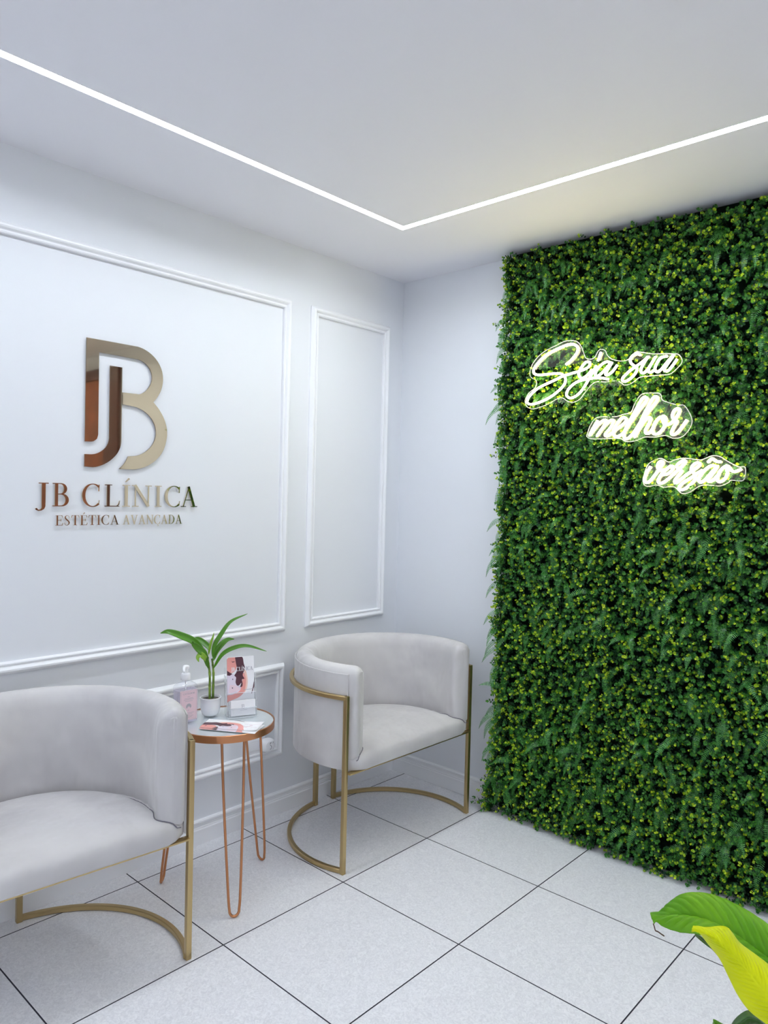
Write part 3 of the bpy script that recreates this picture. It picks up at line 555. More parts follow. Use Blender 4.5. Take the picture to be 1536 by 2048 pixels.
lab = mesh_obj('front_label', bm, PINK, bo, smooth=False); lab['label'] = 'pink paper label'
bm = bmesh.new(); lf = lambda x, z, d: (x, -.0254-d, z)
tot = sum(G[c][0] for c in 'CASTELBOM')+.05*8; sc = .046/tot; x_ = -.023
for ch in 'CASTELBOM':
    glyph(bm, ch, lambda a, y, d, x_=x_: lf(x_+a*sc, .108+y*.0065, d), .0002); x_ += (G[ch][0]+.05)*sc
for z_, w_ in ((.099, .010), (.093, .034), (.0885, .040), (.083, .030), (.040, .044), (.035, .030), (.029, .038), (.024, .026)):
    prism(bm, [(-w_/2, z_), (w_/2, z_), (w_/2, z_+.0013), (-w_/2, z_+.0013)], lf, .0002)
ap = [(.0105*math.cos(R(a)), .064+.0105*math.sin(R(a))) for a in range(-30, 211, 15)]
api = [(.0055*math.cos(R(a)), .060+.0055*math.sin(R(a))) for a in range(200, -21, -20)]
prism(bm, ap+api, lf, .0002)
for rr_ in (.003, .0045): prism(bm, [(rr_*math.cos(R(a)), .061+rr_*math.sin(R(a))) for a in range(0, 181, 20)]+[((rr_-.0007)*math.cos(R(a)), .061+(rr_-.0007)*math.sin(R(a))) for a in range(180, -1, -20)], lf, .0002)
glyph(bm, 'C', lambda a, y, d: lf(-.003+a*.008, .047+y*.0065, d), .0002)
for x0_, x1_, z0_, z1_ in ((-.0305, .0305, .1195, .1200), (-.0305, .0305, .0168, .0173), (-.0305, -.03, .0168, .12), (.03, .0305, .0168, .12)):
    prism(bm, [(x0_, z0_), (x1_, z0_), (x1_, z1_), (x0_, z1_)], lf, .0002)
mesh_obj('label_print', bm, INKG, lab, smooth=False)
bm = bmesh.new(); lathe(bm, [(0, .158), (.0165, .158), (.0172, .160), (.0172, .176), (.0155, .180), (.009, .181), (.0085, .196), (.0045, .197), (0, .197)], 28)
cap_ = mesh_obj('cap', bm, WHITEP, bo)
bm = bmesh.new(); sweep(bm, [(.010, 0, .200), (-.004, 0, .203), (-.014, -.012, .2025), (-.019, -.022, .199), (-.021, -.026, .193)], circ(.0052, 12), scales=[1.5, 1.6, 1.0, .85, .7]); lathe(bm, [(0, .196), (.0105, .196), (.0115, .199), (.0105, .207), (.006, .2095), (0, .210)], 24); mesh_obj('pump_head', bm, WHITEP, bo)
bm = bmesh.new(); sweep(bm, [(0, 0, .16), (0, 0, .02)], circ(.0025, 8)); mesh_obj('dip_tube', bm, WHITEP, bo)

# potted lucky bamboo
pt = thing('potted_plant', (-1.335, -.25, TZ), 'young leafy green plant in small white pot on the side table', 'plant')
bm = bmesh.new(); lathe(bm, [(0, .001), (.022, .001), (.028, .004), (.0335, .014), (.0365, .028), (.0375, .046), (.038, .064), (.0395, .066), (.0395, .069), (.0365, .0695), (.0355, .066), (.0345, .050), (0, .050)], 48); mesh_obj('pot', bm, CERAM, pt, ang=50)
bm = bmesh.new(); lathe(bm, [(0, .062), (.034, .061), (.034, .055), (0, .055)], 32); mesh_obj('soil', bm, SOIL, pt)
LEAF = mat('bamboo_leaf', (.07, .22, .008), .32, **{'Subsurface Weight': .0}); LEAF2 = mat('bamboo_young_leaf', (.22, .40, .03), .35)
STEM = mat('bamboo_stem', (.09, .17, .02), .4); noise_color(STEM, (.06, .12, .01), (.24, .36, .05), 30, 2)
PI_ = Matrix.Translation((1.335, .25, -TZ))
for st in BAMBOO_STEMS:
    p = catmull(st, 6); bm = bmesh.new()
    sc_ = [1+.18*(1 if i in (6, 12, 13, 19) else 0)-.25*i/len(p) for i in range(len(p))]
    sweep(bm, p, circ(.0047, 12), scales=sc_); o = mesh_obj('stem', bm, STEM, pt); o.matrix_parent_inverse = PI_
def blade(spine, hw, fold=.35, n=26, shape=None):
    """leaf strip: spine world points, half width, V fold; faces the room"""
    sp = catmull(spine, 8); n = len(sp)-1; bm = bmesh.new(); rows = []
    for i, p in enumerate(sp):
        t = i/n; tg = (sp[min(i+1, n)]-sp[max(i-1, 0)]).normalized()
        w_ = hw*(math.sin(math.pi*min(1, t*.92+.06))**.8)*(1-.35*t) if t < .999 else .0004
        if t < .06: w_ = hw*.35*(.5+t*8)
        view = Vector((-.70, -.55, .45)).normalized(); sd = tg.cross(view).normalized(); nn = sd.cross(tg).normalized()
        rows.append([bm.verts.new(p+sd*(w_*q)+nn*(fold*w_*abs(q)**1.3)) for q in (-1, -.66, -.33, 0, .33, .66, 1)])
    for A, B in zip(rows, rows[1:]):
        for j in range(6): bm.faces.new((A[j], A[j+1], B[j+1], B[j]))
    return bm
for i, (sp, hw) in enumerate(BAMBOO_LEAVES):
    bm = blade(sp, hw); o = mesh_obj('leaf', bm, LEAF2 if i in (3, 7) else LEAF, pt); o.matrix_parent_inverse = PI_
    md = o.modifiers.new('thickness', 'SOLIDIFY'); md.thickness = .0006

# brochures: printed art in (u, v) of the page
ART = [(BLOUSE, [(0, .70), (.25, .70), (.33, .62), (.36, .52), (.50, .47), (.50, .42), (.2, .34), (0, .33)]),
 (SKIN, [(0, .965), (.07, 1), (.34, 1), (.36, .85), (.29, .755), (.12, .725), (0, .77)]),
 (SKIN, [(.56, .72), (.66, .70), (.70, .60), (.68, .48), (.62, .37), (.42, .29), (.1, .24), (0, .22), (0, .335), (.2, .345), (.46, .405), (.52, .50), (.56, .58)]),
 (SKIN2, [(.62, .78), (.70, .74), (.76, .58), (.73, .45), (.66, .38), (.62, .36), (.68, .48), (.70, .60), (.64, .70)]),
 (PSHADE, [(.1, .52), (.3, .50), (.46, .44), (.44, .42), (.2, .38), (.06, .37), (.06, .42)]),
 (HAIR, [(.30, 1), (.56, 1), (.62, .88), (.66, .79), (.575, .68), (.64, .61), (.55, .60), (.57, .52), (.55, .475), (.48, .47), (.52, .54), (.44, .50), (.36, .50), (.31, .56), (.33, .64), (.27, .68), (.35, .74), (.36, .82), (.33, .90)]),
 (HAIR, [(0, .775), (.12, .73), (.2, .71), (.1, .68), (0, .69)]),
 (HAIR, [(.16, .94), (.20, .925), (.29, .93), (.27, .915), (.20, .91)]),
 (INK, [(.19, .625), (.22, .625), (.22, .605), (.19, .605)]), (INK, [(.17, .475), (.21, .47), (.21, .452), (.175, .455)]),
 (HAIR, [(.985, .54), (1, .54), (1, .46), (.90, .33), (.89, .35), (.95, .45)])]
def art_mesh(fn, w_, h_, name, parent, title=True, lim=1.0):
    mats_ = []; bm = bmesh.new()
    for k, (mt, poly) in enumerate(ART):
        if mt not in mats_: mats_.append(mt)
        base = .00008*(k+1)
        if len(poly) > 6: poly = [(min(1, max(0, p.x)), min(1, max(0, p.y))) for p in catmull([(u, v, 0) for u, v in poly+poly[:1]], 4)[:-1]]
        prism(bm, [(u*w_, v*h_) for u, v in poly], lambda x, y, d, base=base: fn(x, y, d+base), .00004, mats_.index(mt))
    if title:
        tot = sum(G[c][0] for c in 'JBCLÍNICA')+.06*8+.35; s_ = .80*w_/tot; x = .15*w_
        for i, ch in enumerate('JBCLÍNICA'):
            mt = PAPER if x < .6*w_ else INKG
            if mt not in mats_: mats_.append(mt)
            glyph(bm, ch, lambda a, y, d, x=x: fn(x+a*s_, .755*h_+y*s_*1.15, d+.0011), .0001, mats_.index(mt), 1.2)
            x += (G[ch][0]+.06+(.35 if i == 1 else 0))*s_
        if INKG not in mats_: mats_.append(INKG)
        for q in range(9): prism(bm, [((.60+.042*q)*w_, .412*h_), ((.63+.042*q)*w_, .412*h_), ((.63+.042*q)*w_, .422*h_), ((.60+.042*q)*w_, .422*h_)], lambda x, y, d: fn(x, y, d+.001), .0001, mats_.index(INKG))
    o = mesh_obj(name, bm, mats_, parent, smooth=False); return o
# acrylic stand holding brochures, its card pocket in front
ST_ANG = math.atan2(-.050, .121)
hd = thing('brochure_stand', (-1.258, -.342, TZ), 'clear acrylic brochure holder with front card pocket on the side table', 'stand', ST_ANG)
tilt = .13
sl = lambda x, z, d: (x, .012+z*tilt-d, z)       # inclined plane
HWD = .058
bm = bmesh.new()
def slab(x0, x1, y0f, z0, z1, t, mi=0, k=tilt):
    vs = [bm.verts.new((x, y0f+z*k+q, z)) for z in (z0, z1) for q in (0, t) for x in (x0, x1)]
    for f in ((0, 1, 3, 2), (4, 6, 7, 5), (0, 4, 5, 1), (2, 3, 7, 6), (0, 2, 6, 4), (1, 5, 7, 3)): bm.faces.new([vs[q] for q in f]).material_index = mi
slab(-HWD, HWD, .030, .002, .175, .002)           # back
slab(-HWD, HWD, .004, .002, .085, .002)           # front of the big pocket
slab(-HWD, -HWD+.002, .006, .002, .150, .024); slab(HWD-.002, HWD, .006, .002, .150, .024)
slab(-.048, .054, -.016, .002, .034, .002)        # card pocket
slab(-.050, -.048, -.016, .002, .06, .020); slab(.054, .056, -.016, .002, .06, .020)
box(bm, (-HWD, -.018, 0), (HWD, .050, .002))
mesh_obj('acrylic_body', bm, ACR, hd, smooth=False)
bm = bmesh.new(); e = .0022
for x in (-HWD, HWD-.0015): slab(x, x+.0015, .004, .002, .15, .002, 0)
slab(-HWD, HWD, .0035, .084, .0862, .003); slab(-.048, .054, -.0165, .033, .0352, .003); box(bm, (-HWD, -.0195, .0), (HWD, -.0178, .0025))
for x in (-.05, .0545): slab(x, x+.0015, -.016, .002, .06, .002, 0)
mesh_obj('acrylic_edge', bm, ACRE, hd, smooth=False)
HM = Matrix.Translation((-1.258, -.342, TZ)) @ Matrix.Rotation(ST_ANG, 4, 'Z')
bro = thing('brochure', (-1.258, -.342, TZ+.004), 'upright beauty clinic brochure standing in the acrylic holder', 'brochure', ST_ANG)
bm = bmesh.new(); slab(-.052, .052, .0095, .003, .213, .004); mesh_obj('pages', bm, PAPER, bro, smooth=False)
art_mesh(lambda x, y, d: (x-.052, .0094+(y+.003)*tilt-d, y+.003), .104, .21, 'cover_print', bro)
cardt = thing('business_card', (-1.258, -.342, TZ+.003), 'white business cards with small JB monogram in the holder front pocket', 'card', ST_ANG)
bm = bmesh.new(); slab(-.044, .050, -.0125, .003, .058, .005); mesh_obj('card_stock', bm, PAPER, cardt, smooth=False)
bm = bmesh.new()
mx0 = min(p[0] for p in MONO_B+MONO_J); mz0 = min(p[1] for p in MONO_B+MONO_J); ms = .0155/.46
for poly in (MONO_B, MONO_J): prism(bm, [(p[0], p[1]) for p in poly], lambda x, z, d: ((x-mx0)*ms-.003, -.0126+((z-mz0)*ms+.028)*tilt-d*.03, (z-mz0)*ms+.028), .004)
prism(bm, [(-.008, .0225), (.018, .0225), (.018, .0235), (-.008, .0235)], lambda x, z, d: (x, -.0126+z*tilt-d, z), .0001)
mesh_obj('card_print', bm, INKG, cardt, smooth=False)

# brochures lying on the table top
def flyer(loc, ang, label, th=.0012, curl=1):
    fl = thing('brochure', loc, label, 'brochure', ang)
    bm = bmesh.new(); n = 14; top = []
    for k in range(n+1):
        x = -.105+.21*k/n; z = .0012+.003*curl*max(0, (k/n-.8)/.2)**2
        top.append((x, z))
    for (x0, z0), (x1, z1) in zip(top, top[1:]):
        v = [bm.verts.new(p) for p in ((x0, -.05, z0), (x1, -.05, z1), (x1, .05, z1), (x0, .05, z0), (x0, -.05, z0-th), (x1, -.05, z1-th), (x1, .05, z1-th), (x0, .05, z0-th))]
        for f in ((0, 1, 2, 3), (7, 6, 5, 4), (0, 4, 5, 1), (2, 6, 7, 3)): bm.faces.new([v[q] for q in f])
        if k == 0: pass
    mesh_obj('pages', bm, PAPER, fl, smooth=False)
    art_mesh(lambda x, y, d: (.105-y, -.05+x, .0013+d), .1, .21, 'cover_print', fl, title=False)
    bm = bmesh.new()
    for pth in ([(.055, -.02), (.075, .005), (.062, .01)], [(.045, -.025), (.07, .0), (.06, .012)], [(.03, .0), (.06, -.01), (.095, -.015)], [(.04, .018), (.07, .014), (.1, .018)]):
        sweep(bm, [Vector((a_, b_, .0014+.003*max(0, ((a_+.105)/.21-.8)/.2)**2)) for a_, b_ in [tuple(q)[:2] for q in catmull([(x, y, 0) for x, y in pth], 5)]], circ(.0005, 5))
    mesh_obj('ink_print', bm, PSHADE, fl, smooth=False)
    return fl
FA = math.atan2(-.186, .133)
flyer((-1.352, -.412, TZ+.0023), FA, 'beauty clinic brochure lying flat on the table edge, topmost of two', .0011)
flyer((-1.362, -.424, TZ+.0002), FA-.07, 'beauty clinic brochure lying mostly under another flat brochure', .0011, 0)

# socket and plug-in on the wall behind the table
so = thing('wall_socket', (-.935, 0, .345), 'white wall socket plate in the lower panel behind the side table', 'socket')
bm = bmesh.new(); box(bm, (-.058, -.009, -.038), (.058, -.0002, .038), .003); mesh_obj('plate', bm, WHITEP, so, ang=40)
bm = bmesh.new(); box(bm, (-.03, -.011, -.02), (.03, -.0092, .02), .002); mesh_obj('insert', bm, CERAM, so)
pl = thing('plug_in_diffuser', (-.886, -.012, .345), 'white rounded plug-in device with a dark curl mark in the wall socket', 'plug-in')
bm = bmesh.new(); stack(bm, [(.020, .020, .012, 0), (.029, .024, .016, .006), (.032, .026, .018, .02), (.031, .025, .018, .038), (.025, .02, .016, .048), (.012, .010, .009, .051)])
for v in bm.verts: x, y, z = v.co; v.co = Vector((x, -z, y*1.05))
mesh_obj('casing', bm, WHITEP, pl)
bm = bmesh.new()
for cx_ in (-.002, .014):
    sweep(bm, catmull([(cx_+.006, -.0485, .014), (cx_, -.0505, .016), (cx_-.004, -.0505, .009), (cx_+.003, -.051, .001), (cx_+.004, -.0505, -.007), (cx_-.002, -.0505, -.012), (cx_-.006, -.0485, -.009)], 4), circ(.0011, 6))
for v in bm.verts: v.co = Vector((v.co.x, v.co.y+.004*(abs(v.co.x)/.02)**2, v.co.z))
mesh_obj('curl_mark', bm, INK, pl)

# ---------------------------------------------------------------- neon word signs
names = [('transparent neon sign reading Seja sua, uppermost of the three on the green wall'), ('transparent neon sign reading melhor, middle of the three on the green wall'), ('transparent neon sign reading versão, lowest of the three on the green wall')]
SX = -.134
for k in range(3):
    cy = sum(p[0] for p in SIGN_BACKS[k])/len(SIGN_BACKS[k]); cz = sum(p[1] for p in SIGN_BACKS[k])/len(SIGN_BACKS[k])
    sg = thing('neon_sign', (SX, cy, cz), names[k], 'neon sign', 0, 'white script neon signs'); INV = Matrix.Translation((-SX, -cy, -cz))
    pts = catmull([(y, z, 0) for y, z in SIGN_BACKS[k]+SIGN_BACKS[k][:1]], 4)[:-1]; pts = [(p.x, p.y) for p in pts]
    bm = bmesh.new(); prism(bm, pts, lambda y, z, d: (SX+.010-d, y, z), .003); o = mesh_obj('acrylic_backing', bm, ACR, sg, smooth=False); o.matrix_parent_inverse = INV
    bm = bmesh.new(); sweep(bm, [Vector((SX+.0085, y, z)) for y, z in pts], rect(.003, .0011), closed=True, upv=(1, 0, 0)); o = mesh_obj('acrylic_edge', bm, ACRE, o, smooth=False); 
    o.matrix_parent_inverse = Matrix.Identity(4)
    bm = bmesh.new(); bs = bmesh.new()
    for st in SIGN_TUBES[k]:
        p = catmull([(SX, y, z) for y, z in st], 5)
        sweep(bm, p, circ(.0047, 10)); 
        sweep(bs, [q+Vector((.0055, 0, 0)) for q in p], rect(.0045, .005), upv=(1, 0, 0))
    o = mesh_obj('neon_tube', bm, NEON, sg); o.matrix_parent_inverse = INV
    o = mesh_obj('tube_base', bs, WHITEP, sg, smooth=False); o.matrix_parent_inverse = INV
    for q in (0, len(pts)//3, 2*len(pts)//3):
        pass

# ---------------------------------------------------------------- artificial green wall
rng = np.random.default_rng(5)
YL, YR = -.700, -2.13
gw = thing('green_wall_panel', (0, YL, 0), 'artificial green foliage wall panel from floor to ceiling beside the corner', 'green wall')
GI = Matrix.Translation((0, -YL, 0))
BACKM = mat('dark_green_mesh', (.004, .010, .006), 1.0, **{'Specular IOR Level': .1})
bm = bmesh.new(); box(bm, (-.030, YR-.01, .004), (-.001, YL+.0, H-.002)); o = mesh_obj('backing', bm, BACKM, gw, smooth=False); o.matrix_parent_inverse = GI
TIP = mat('lime_leaf', (.35, .5, .05), .38); MID = mat('green_leaf', (.08, .24, .03), .36); DRK = mat('deep_green_leaf_shaded', (.02, .09, .03), .38)
island(TIP, (.18, .40, .012), (.62, .76, .03)); island(MID, (.020, .135, .024), (.085, .30, .03)); island(DRK, (.003, .032, .013), (.012, .080, .022))  # last one: old deep green leaves, darkened further as painted inner shade
FERN = mat('fern_green', (.05, .22, .06), .3); island(FERN, (.012, .11, .02), (.07, .28, .035))
def vnoise(y, z):
    return (np.sin(y*9+z*4)+np.sin(y*5.3-z*7.1+2)+np.sin(y*17+z*11+1)*.6+np.sin(z*19-y*13)*.6)/3.2
NS = 12600
ny = 92; nzr = NS//ny
yy, zz = np.meshgrid((np.arange(ny)+.5)/ny, (np.arange(nzr)+.5)/nzr)
yy = yy.ravel()+rng.uniform(-.7, .7, yy.size)/ny; zz = zz.ravel()+rng.uniform(-.7, .7, zz.size)/nzr
py = YR+(YL-YR)*yy; pz = .01+(H-.03)*zz
n = py.size
depth = .090+.018*vnoise(py, pz)+rng.uniform(-.022, .022, n)
# sprigs crowd round the signs and stay behind the acrylic
def inside(poly, y, z):
    c_ = np.zeros(y.size, bool); q_ = poly[-1]
    for p_ in poly:
        hit = ((p_[1] > z) != (q_[1] > z)); xx = (q_[0]-p_[0])*(z-p_[1])/((q_[1]-p_[1]) if q_[1] != p_[1] else 1e-9)+p_[0]
        c_ ^= hit & (y < xx); q_ = p_
    return c_
for B_ in SIGN_BACKS:
    bp_ = np.array(B_); dd = np.min(np.hypot(py[:, None]-bp_[None, :, 0], pz[:, None]-bp_[None, :, 1]), axis=1)
    ins = inside(B_, py, pz)
    depth = np.where(ins, np.minimum(depth, .100), depth+.034*np.exp(-(dd/.045)**2)*rng.random(n))
d = np.stack([-np.ones(n), rng.normal(0, .38, n), rng.normal(-.12, .38, n)], 1)
edge = np.clip((py-(YL-.035))/.035, 0, 1); d[:, 1] += edge*.45
flare = np.clip((.30-pz)/.30, 0, 1)*np.clip((py-(YL-.12))/.12, 0, 1)
d[:, 1] += flare*.8; d[:, 2] -= flare*.2
d /= np.linalg.norm(d, axis=1)[:, None]
base = np.stack([np.full(n, -.02), py, pz], 1)
tip = base.copy(); tip[:, 0] = -depth+.02*edge
lat = depth/np.abs(d[:, 0])*.55; tip[:, 1] += d[:, 1]*lat*1.0+edge*.0; tip[:, 2] += d[:, 2]*lat*.6
tip[:, 1] += flare*.06
tip[:, 1] = np.clip(tip[:, 1], YR-.03, None)
tip[:, 2] = np.clip(tip[:, 2], .012, H-.008)
d = tip-base; Ls = np.linalg.norm(d, axis=1); d = d/Ls[:, None]
d = d+np.stack([np.zeros(n), rng.normal(0, .3, n), rng.normal(.05, .3, n)], 1); d /= np.linalg.norm(d, axis=1)[:, None]
# the side of the panel is leafy too
ns = 1500
sb = np.stack([-rng.uniform(.005, .085, ns), np.full(ns, YL-.004), rng.uniform(.01, H-.02, ns)], 1)
sd_ = np.stack([rng.uniform(-1.0, .1, ns), np.full(ns, 1.0), rng.normal(-.1, .5, ns)], 1); sd_ /= np.linalg.norm(sd_, axis=1)[:, None]
sL = rng.uniform(.010, .034, ns)*(1+.35*np.sin(sb[:, 2]*23)+.3*np.sin(sb[:, 2]*7+1))+np.clip((.30-sb[:, 2])/.30, 0, 1)*.045*rng.uniform(.4, 1, ns)
tip = np.concatenate([tip, sb+sd_*sL[:, None]]); d = np.concatenate([d, sd_]); tip[:, 2] = np.clip(tip[:, 2], .012, H-.008)
py = np.concatenate([py, sb[:, 1]]); pz = np.concatenate([pz, sb[:, 2]]); n = len(tip)
refv = rng.normal(size=(n, 3)); e1 = np.cross(d, refv); e1 /= np.linalg.norm(e1, axis=1)[:, None]; e2 = np.cross(d, e1)
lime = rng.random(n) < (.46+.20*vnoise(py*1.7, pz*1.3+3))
V, Mi = [], []
# leaf template in (along, across, up)
ht = [(0, 0, 0), (.35, .42, .10), (.75, .50, .20), (1.02, .22, .26), (1.02, -.22, .26), (.75, -.50, .20), (.35, -.42, .10), (.6, 0, .02)]
for lay in range(6):
    al = R([22, 48, 66, 78, 86, 95][lay]); dist = [.0, .005, .011, .019, .028, .039][lay]; ln_ = [.0066, .0088, .0098, .0100, .0100, .0100][lay]
    for sgn in (1, -1):
        ph = lay*math.pi/2+rng.normal(0, .25, n)
        ax = (np.cos(ph)[:, None]*e1+np.sin(ph)[:, None]*e2)*sgn
        a_ = al+rng.normal(0, .14, n); sz = ln_*rng.uniform(.8, 1.2, n)
        ld = np.cos(a_)[:, None]*d+np.sin(a_)[:, None]*ax; nn = np.sin(a_)[:, None]*d-np.cos(a_)[:, None]*ax; wd = np.cross(nn, ld)
        p0 = tip-d*dist+ax*.0006
        P_ = np.stack([p0+(ld*u_+wd*v_+nn*w_)*sz[:, None] for u_, v_, w_ in ht], 1)   # n,8,3
        P_[:, :, 2] = np.clip(P_[:, :, 2], .002, H-.004); P_[:, :, 0] = np.minimum(P_[:, :, 0], -.019)
        V.append(P_)
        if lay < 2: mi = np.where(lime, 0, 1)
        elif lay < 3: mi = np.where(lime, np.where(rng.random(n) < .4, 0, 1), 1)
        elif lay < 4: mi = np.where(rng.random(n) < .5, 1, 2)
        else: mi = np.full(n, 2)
        Mi.append(mi)
V = np.concatenate(V, 0); Mi = np.concatenate(Mi)
def np_mesh(name, verts, faces, mi, mats_, parent, inv, smooth=True):
    me = bpy.data.meshes.new(name); nv = len(verts); nf = len(faces); k = faces.shape[1]
    me.vertices.add(nv); me.vertices.foreach_set('co', verts.astype(np.float32).ravel())
    me.loops.add(nf*k); me.loops.foreach_set('vertex_index', faces.astype(np.int32).ravel())
    me.polygons.add(nf); me.polygons.foreach_set('loop_start', np.arange(0, nf*k, k, dtype=np.int32))
    for mt in mats_: me.materials.append(mt)
    me.polygons.foreach_set('material_index', mi.astype(np.int32))
    me.update(calc_edges=True)
    if smooth: me.shade_smooth()
    o = link(bpy.data.objects.new(name, me)); o.parent = parent; o.matrix_parent_inverse = inv; return o
# drop leaves buried behind the backing face
keep = (V[:, :, 0].max(axis=1) < -.012) | (V[:, :, 1].max(axis=1) > YL)
V = V[keep]; Mi = Mi[keep]; nl = len(V)
idx = np.arange(nl)[:, None, None]*8
fan = np.array([[7, 0, 1], [7, 1, 2], [7, 2, 3], [7, 3, 4], [7, 4, 5], [7, 5, 6], [7, 6, 0]])
Fc = (idx+fan[None]).reshape(-1, 3)
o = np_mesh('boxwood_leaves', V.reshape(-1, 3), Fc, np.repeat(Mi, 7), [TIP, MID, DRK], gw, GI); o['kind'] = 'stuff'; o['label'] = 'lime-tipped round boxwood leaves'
# ferns
def frond(p, dir0, Lf):
    npn = 19; vs = []; sp = [np.array(p)]; t = np.array(dir0)/np.linalg.norm(dir0); step = Lf/npn
    for i in range(npn):
        t = t+np.array([.055, 0, -.07]); 
        if sp[-1][0] > -.10: t[0] = min(t[0], -.05)
        t = t/np.linalg.norm(t); q = sp[-1]+t*step; q[2] = max(q[2], .006); sp.append(q)
    quads = []
    for i in range(npn):
        a, b = sp[i], sp[i+1]; tg = (b-a)/(np.linalg.norm(b-a)+1e-9); out = np.array([-1, 0, .35]); sd = np.cross(tg, out); sd /= np.linalg.norm(sd); nn = np.cross(sd, tg)
        if nn[0] > 0: nn = -nn
        u = (i+.5)/npn; l_ = .0150*(math.sin(math.pi*min(1, u*.85+.14)))**.7*(1.25-.6*u); w_ = step*.30
        for s_ in (1, -1):
            dr = sd*s_*.94+tg*.30+nn*.10
            m0 = a; m1 = a+dr*l_*.5-nn*.0006; m2 = a+dr*l_-nn*.0022
            quads.append([m0-tg*w_*.5, m1-tg*w_, m1+tg*w_, m0+tg*w_*.5]); quads.append([m1-tg*w_, m2-tg*w_*.3, m2+tg*w_*.3, m1+tg*w_])
        quads.append([a-sd*.0009, b-sd*.0007, b+sd*.0007, a+sd*.0009])
    return np.array(quads)
NF = 640; fr_all = []
fy = YR+(YL+.0-YR)*rng.random(NF); fz = .09+(H-.16)*rng.random(NF)
for i in range(NF):
    if i % 16 == 0: fy[i] = YL-.01*rng.random()
    e_ = max(0, (fy[i]-(YL-.05))/.05)
    # leave the space in front of the neon words free
    xs = -.066-.020*vnoise(fy[i], fz[i])
    dy = rng.normal(.12, .55)+e_*.35
    fr_all.append((fy[i], frond((xs, fy[i], fz[i]), (-1.0, dy*.8, rng.normal(-.35, .45)), rng.uniform(.08, .135))))
def near_sign(q):
    c_ = q.reshape(-1, 3); 
    for B_ in SIGN_BACKS:
        ys = [p[0] for p in B_]; zs = [p[1] for p in B_]
        if ((c_[:, 1] > min(ys)) & (c_[:, 1] < max(ys)) & (c_[:, 2] > min(zs)) & (c_[:, 2] < max(zs)) & (c_[:, 0] < -.138)).any(): return True
    return False
fr_all = [f for f in fr_all if not near_sign(f[1])]
order = sorted(range(len(fr_all)), key=lambda i: (np.linalg.norm(fr_all[i][1].reshape(-1, 3).mean(0)-np.array(CAM))-6*(np.linalg.norm(fr_all[i][1][0, 0]-fr_all[i][1][-1, 0]))) if fr_all[i][0] > -1.80 else 99)
def quadmesh(name, Q):
    nq = len(Q); return np_mesh(name, Q.reshape(-1, 3), np.arange(nq*4).reshape(-1, 4), np.zeros(nq), [FERN], gw, GI, smooth=False)
# one island per frond keeps its own shade of green
for i in order[:100]: quadmesh('fern_frond', fr_all[i][1])
o = quadmesh('fern_fronds', np.concatenate([fr_all[i][1] for i in order[100:]])); o['kind'] = 'stuff'

# ---------------------------------------------------------------- peace lily in the foreground
PLX, PLY = -1.62, -2.33
ly = thing('peace_lily', (PLX, PLY, 0), 'large broad-leaved potted plant close to the camera at the lower right', 'plant'); LYI = Matrix.Translation((-PLX, -PLY, 0))
def veined(name, c0, c1, sc_, sub=.25):
    mt = mat(name, c0, .3, **{'Specular IOR Level': .45}); return mt
LG = mat('lily_green_leaf', (.12, .34, .02), .30); LY = mat('lily_lime_leaf', (.52, .62, .012), .34); LD = mat('lily_dark_leaf', (.05, .13, .025), .34); LTIP = mat('dry_leaf_tip', (.10, .045, .03), .7)
for _m in (LG, LY): _m.node_tree.nodes['Principled BSDF'].inputs['Specular IOR Level'].default_value = .18; _m.node_tree.nodes['Principled BSDF'].inputs['Roughness'].default_value = .42
noise_color(LG, (.075, .26, .004), (.15, .36, .008), 9, 2); noise_color(LY, (.56, .64, .0), (.70, .74, .002), 10, 2)
for mt_ in (LG, LY):      # leaves let light through
    mt_.node_tree.nodes['Principled BSDF'].inputs['Transmission Weight'].default_value = 0.0
def resample(pts, n):
    P_ = catmull(pts, 10); d_ = [0]
    for a, b in zip(P_, P_[1:]): d_.append(d_[-1]+(b-a).length)
    out = []; j = 0
    for k in range(n+1):
        s_ = d_[-1]*k/n
        while j < len(d_)-2 and d_[j+1] < s_: j += 1
        q = (s_-d_[j])/max(1e-9, d_[j+1]-d_[j]); out.append(P_[j].lerp(P_[j+1], min(1, q)))
    return out
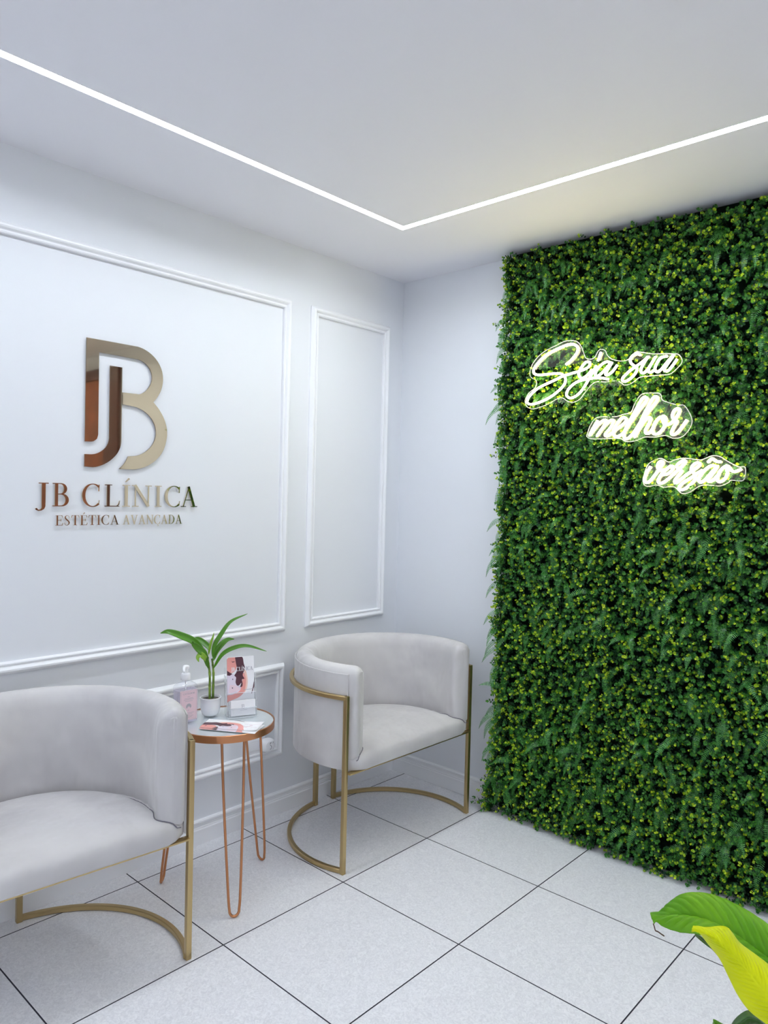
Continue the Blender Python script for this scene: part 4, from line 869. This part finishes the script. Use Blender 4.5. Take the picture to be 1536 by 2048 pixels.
def bigleaf(edges, nv, amp, mt, name='leaf', na=150, nc=26):
    A, M_, B = [resample(e_, na) for e_ in edges]; bm = bmesh.new(); rows = []
    for i in range(na+1):
        t = i/na; row = []
        w_ = ((A[i]-M_[i]).length+(B[i]-M_[i]).length)/2
        nrm = (A[i]-B[i]).cross(M_[min(i+1, na)]-M_[max(i-1, 0)]); nrm = nrm.normalized() if nrm.length > 1e-9 else Vector((0, 0, 1))
        if nrm.dot(CAM-M_[i]) < 0: nrm = -nrm
        for j in range(-nc, nc+1):
            q = abs(j)/nc; E_ = A[i] if j < 0 else B[i]
            p = M_[i].lerp(E_, q)
            # veins run from the midrib forward to the margin
            ph = (t*nv+q*nv*.17)
            rid = (abs(math.sin(math.pi*ph))**.6-.5)*amp*min(1, w_/.02)*math.sin(math.pi*min(1, q*.9+.06))
            dome = .14*w_*math.sin(math.pi*q)
            mid = -.0022*math.exp(-(q/.05)**2)*min(1, w_/.02)
            row.append(bm.verts.new(p+nrm*(rid+dome+mid)))
        rows.append(row)
    for a, b in zip(rows, rows[1:]):
        for j in range(2*nc): bm.faces.new((a[j], a[j+1], b[j+1], b[j]))
    o = mesh_obj(name, bm, mt, ly, ang=80); o.matrix_parent_inverse = LYI
    md = o.modifiers.new('thickness', 'SOLIDIFY'); md.thickness = .0007
    return o
bigleaf(LILY[0], 13, .0048, LG); o = bigleaf(LILY[1], 24, .0034, LY); o['label'] = 'bright lime young leaf'
o = bigleaf(LILY[2], 9, .0015, LD, na=60, nc=12); o['label'] = 'dark green leaf'
bigleaf(LILY[3], 6, .0008, LG, na=50, nc=10); bigleaf(LILY[4], 6, .0006, LD, na=40, nc=8)
bm = bmesh.new(); sweep(bm, catmull(CURL, 5), circ(.0011, 6), scales=None); o = mesh_obj('dry_tip', bm, LTIP, ly); o.matrix_parent_inverse = LYI
ends = [Vector(LILY[k][1][-1]) for k in range(4)]
PZ = .46
for k, e_ in enumerate(ends):
    b0 = Vector((PLX+.02*math.cos(k*1.7), PLY+.02*math.sin(k*1.7), PZ-.02)); 
    bm = bmesh.new(); sweep(bm, catmull([b0, b0.lerp(e_, .4)+Vector((0, 0, .02)), e_], 8), circ(.0035, 10)); o = mesh_obj('stem', bm, LG, ly); o.matrix_parent_inverse = LYI
bm = bmesh.new(); lathe(bm, [(0, .002), (.10, .002), (.105, .006), (.135, .47), (.145, .475), (.145, .49), (.130, .49), (.128, .44), (0, .44)], 48); mesh_obj('pot', bm, CERAM, ly, ang=50)
bm = bmesh.new(); lathe(bm, [(0, .45), (.125, .446), (.125, .441), (0, .441)], 32); mesh_obj('soil', bm, SOIL, ly)
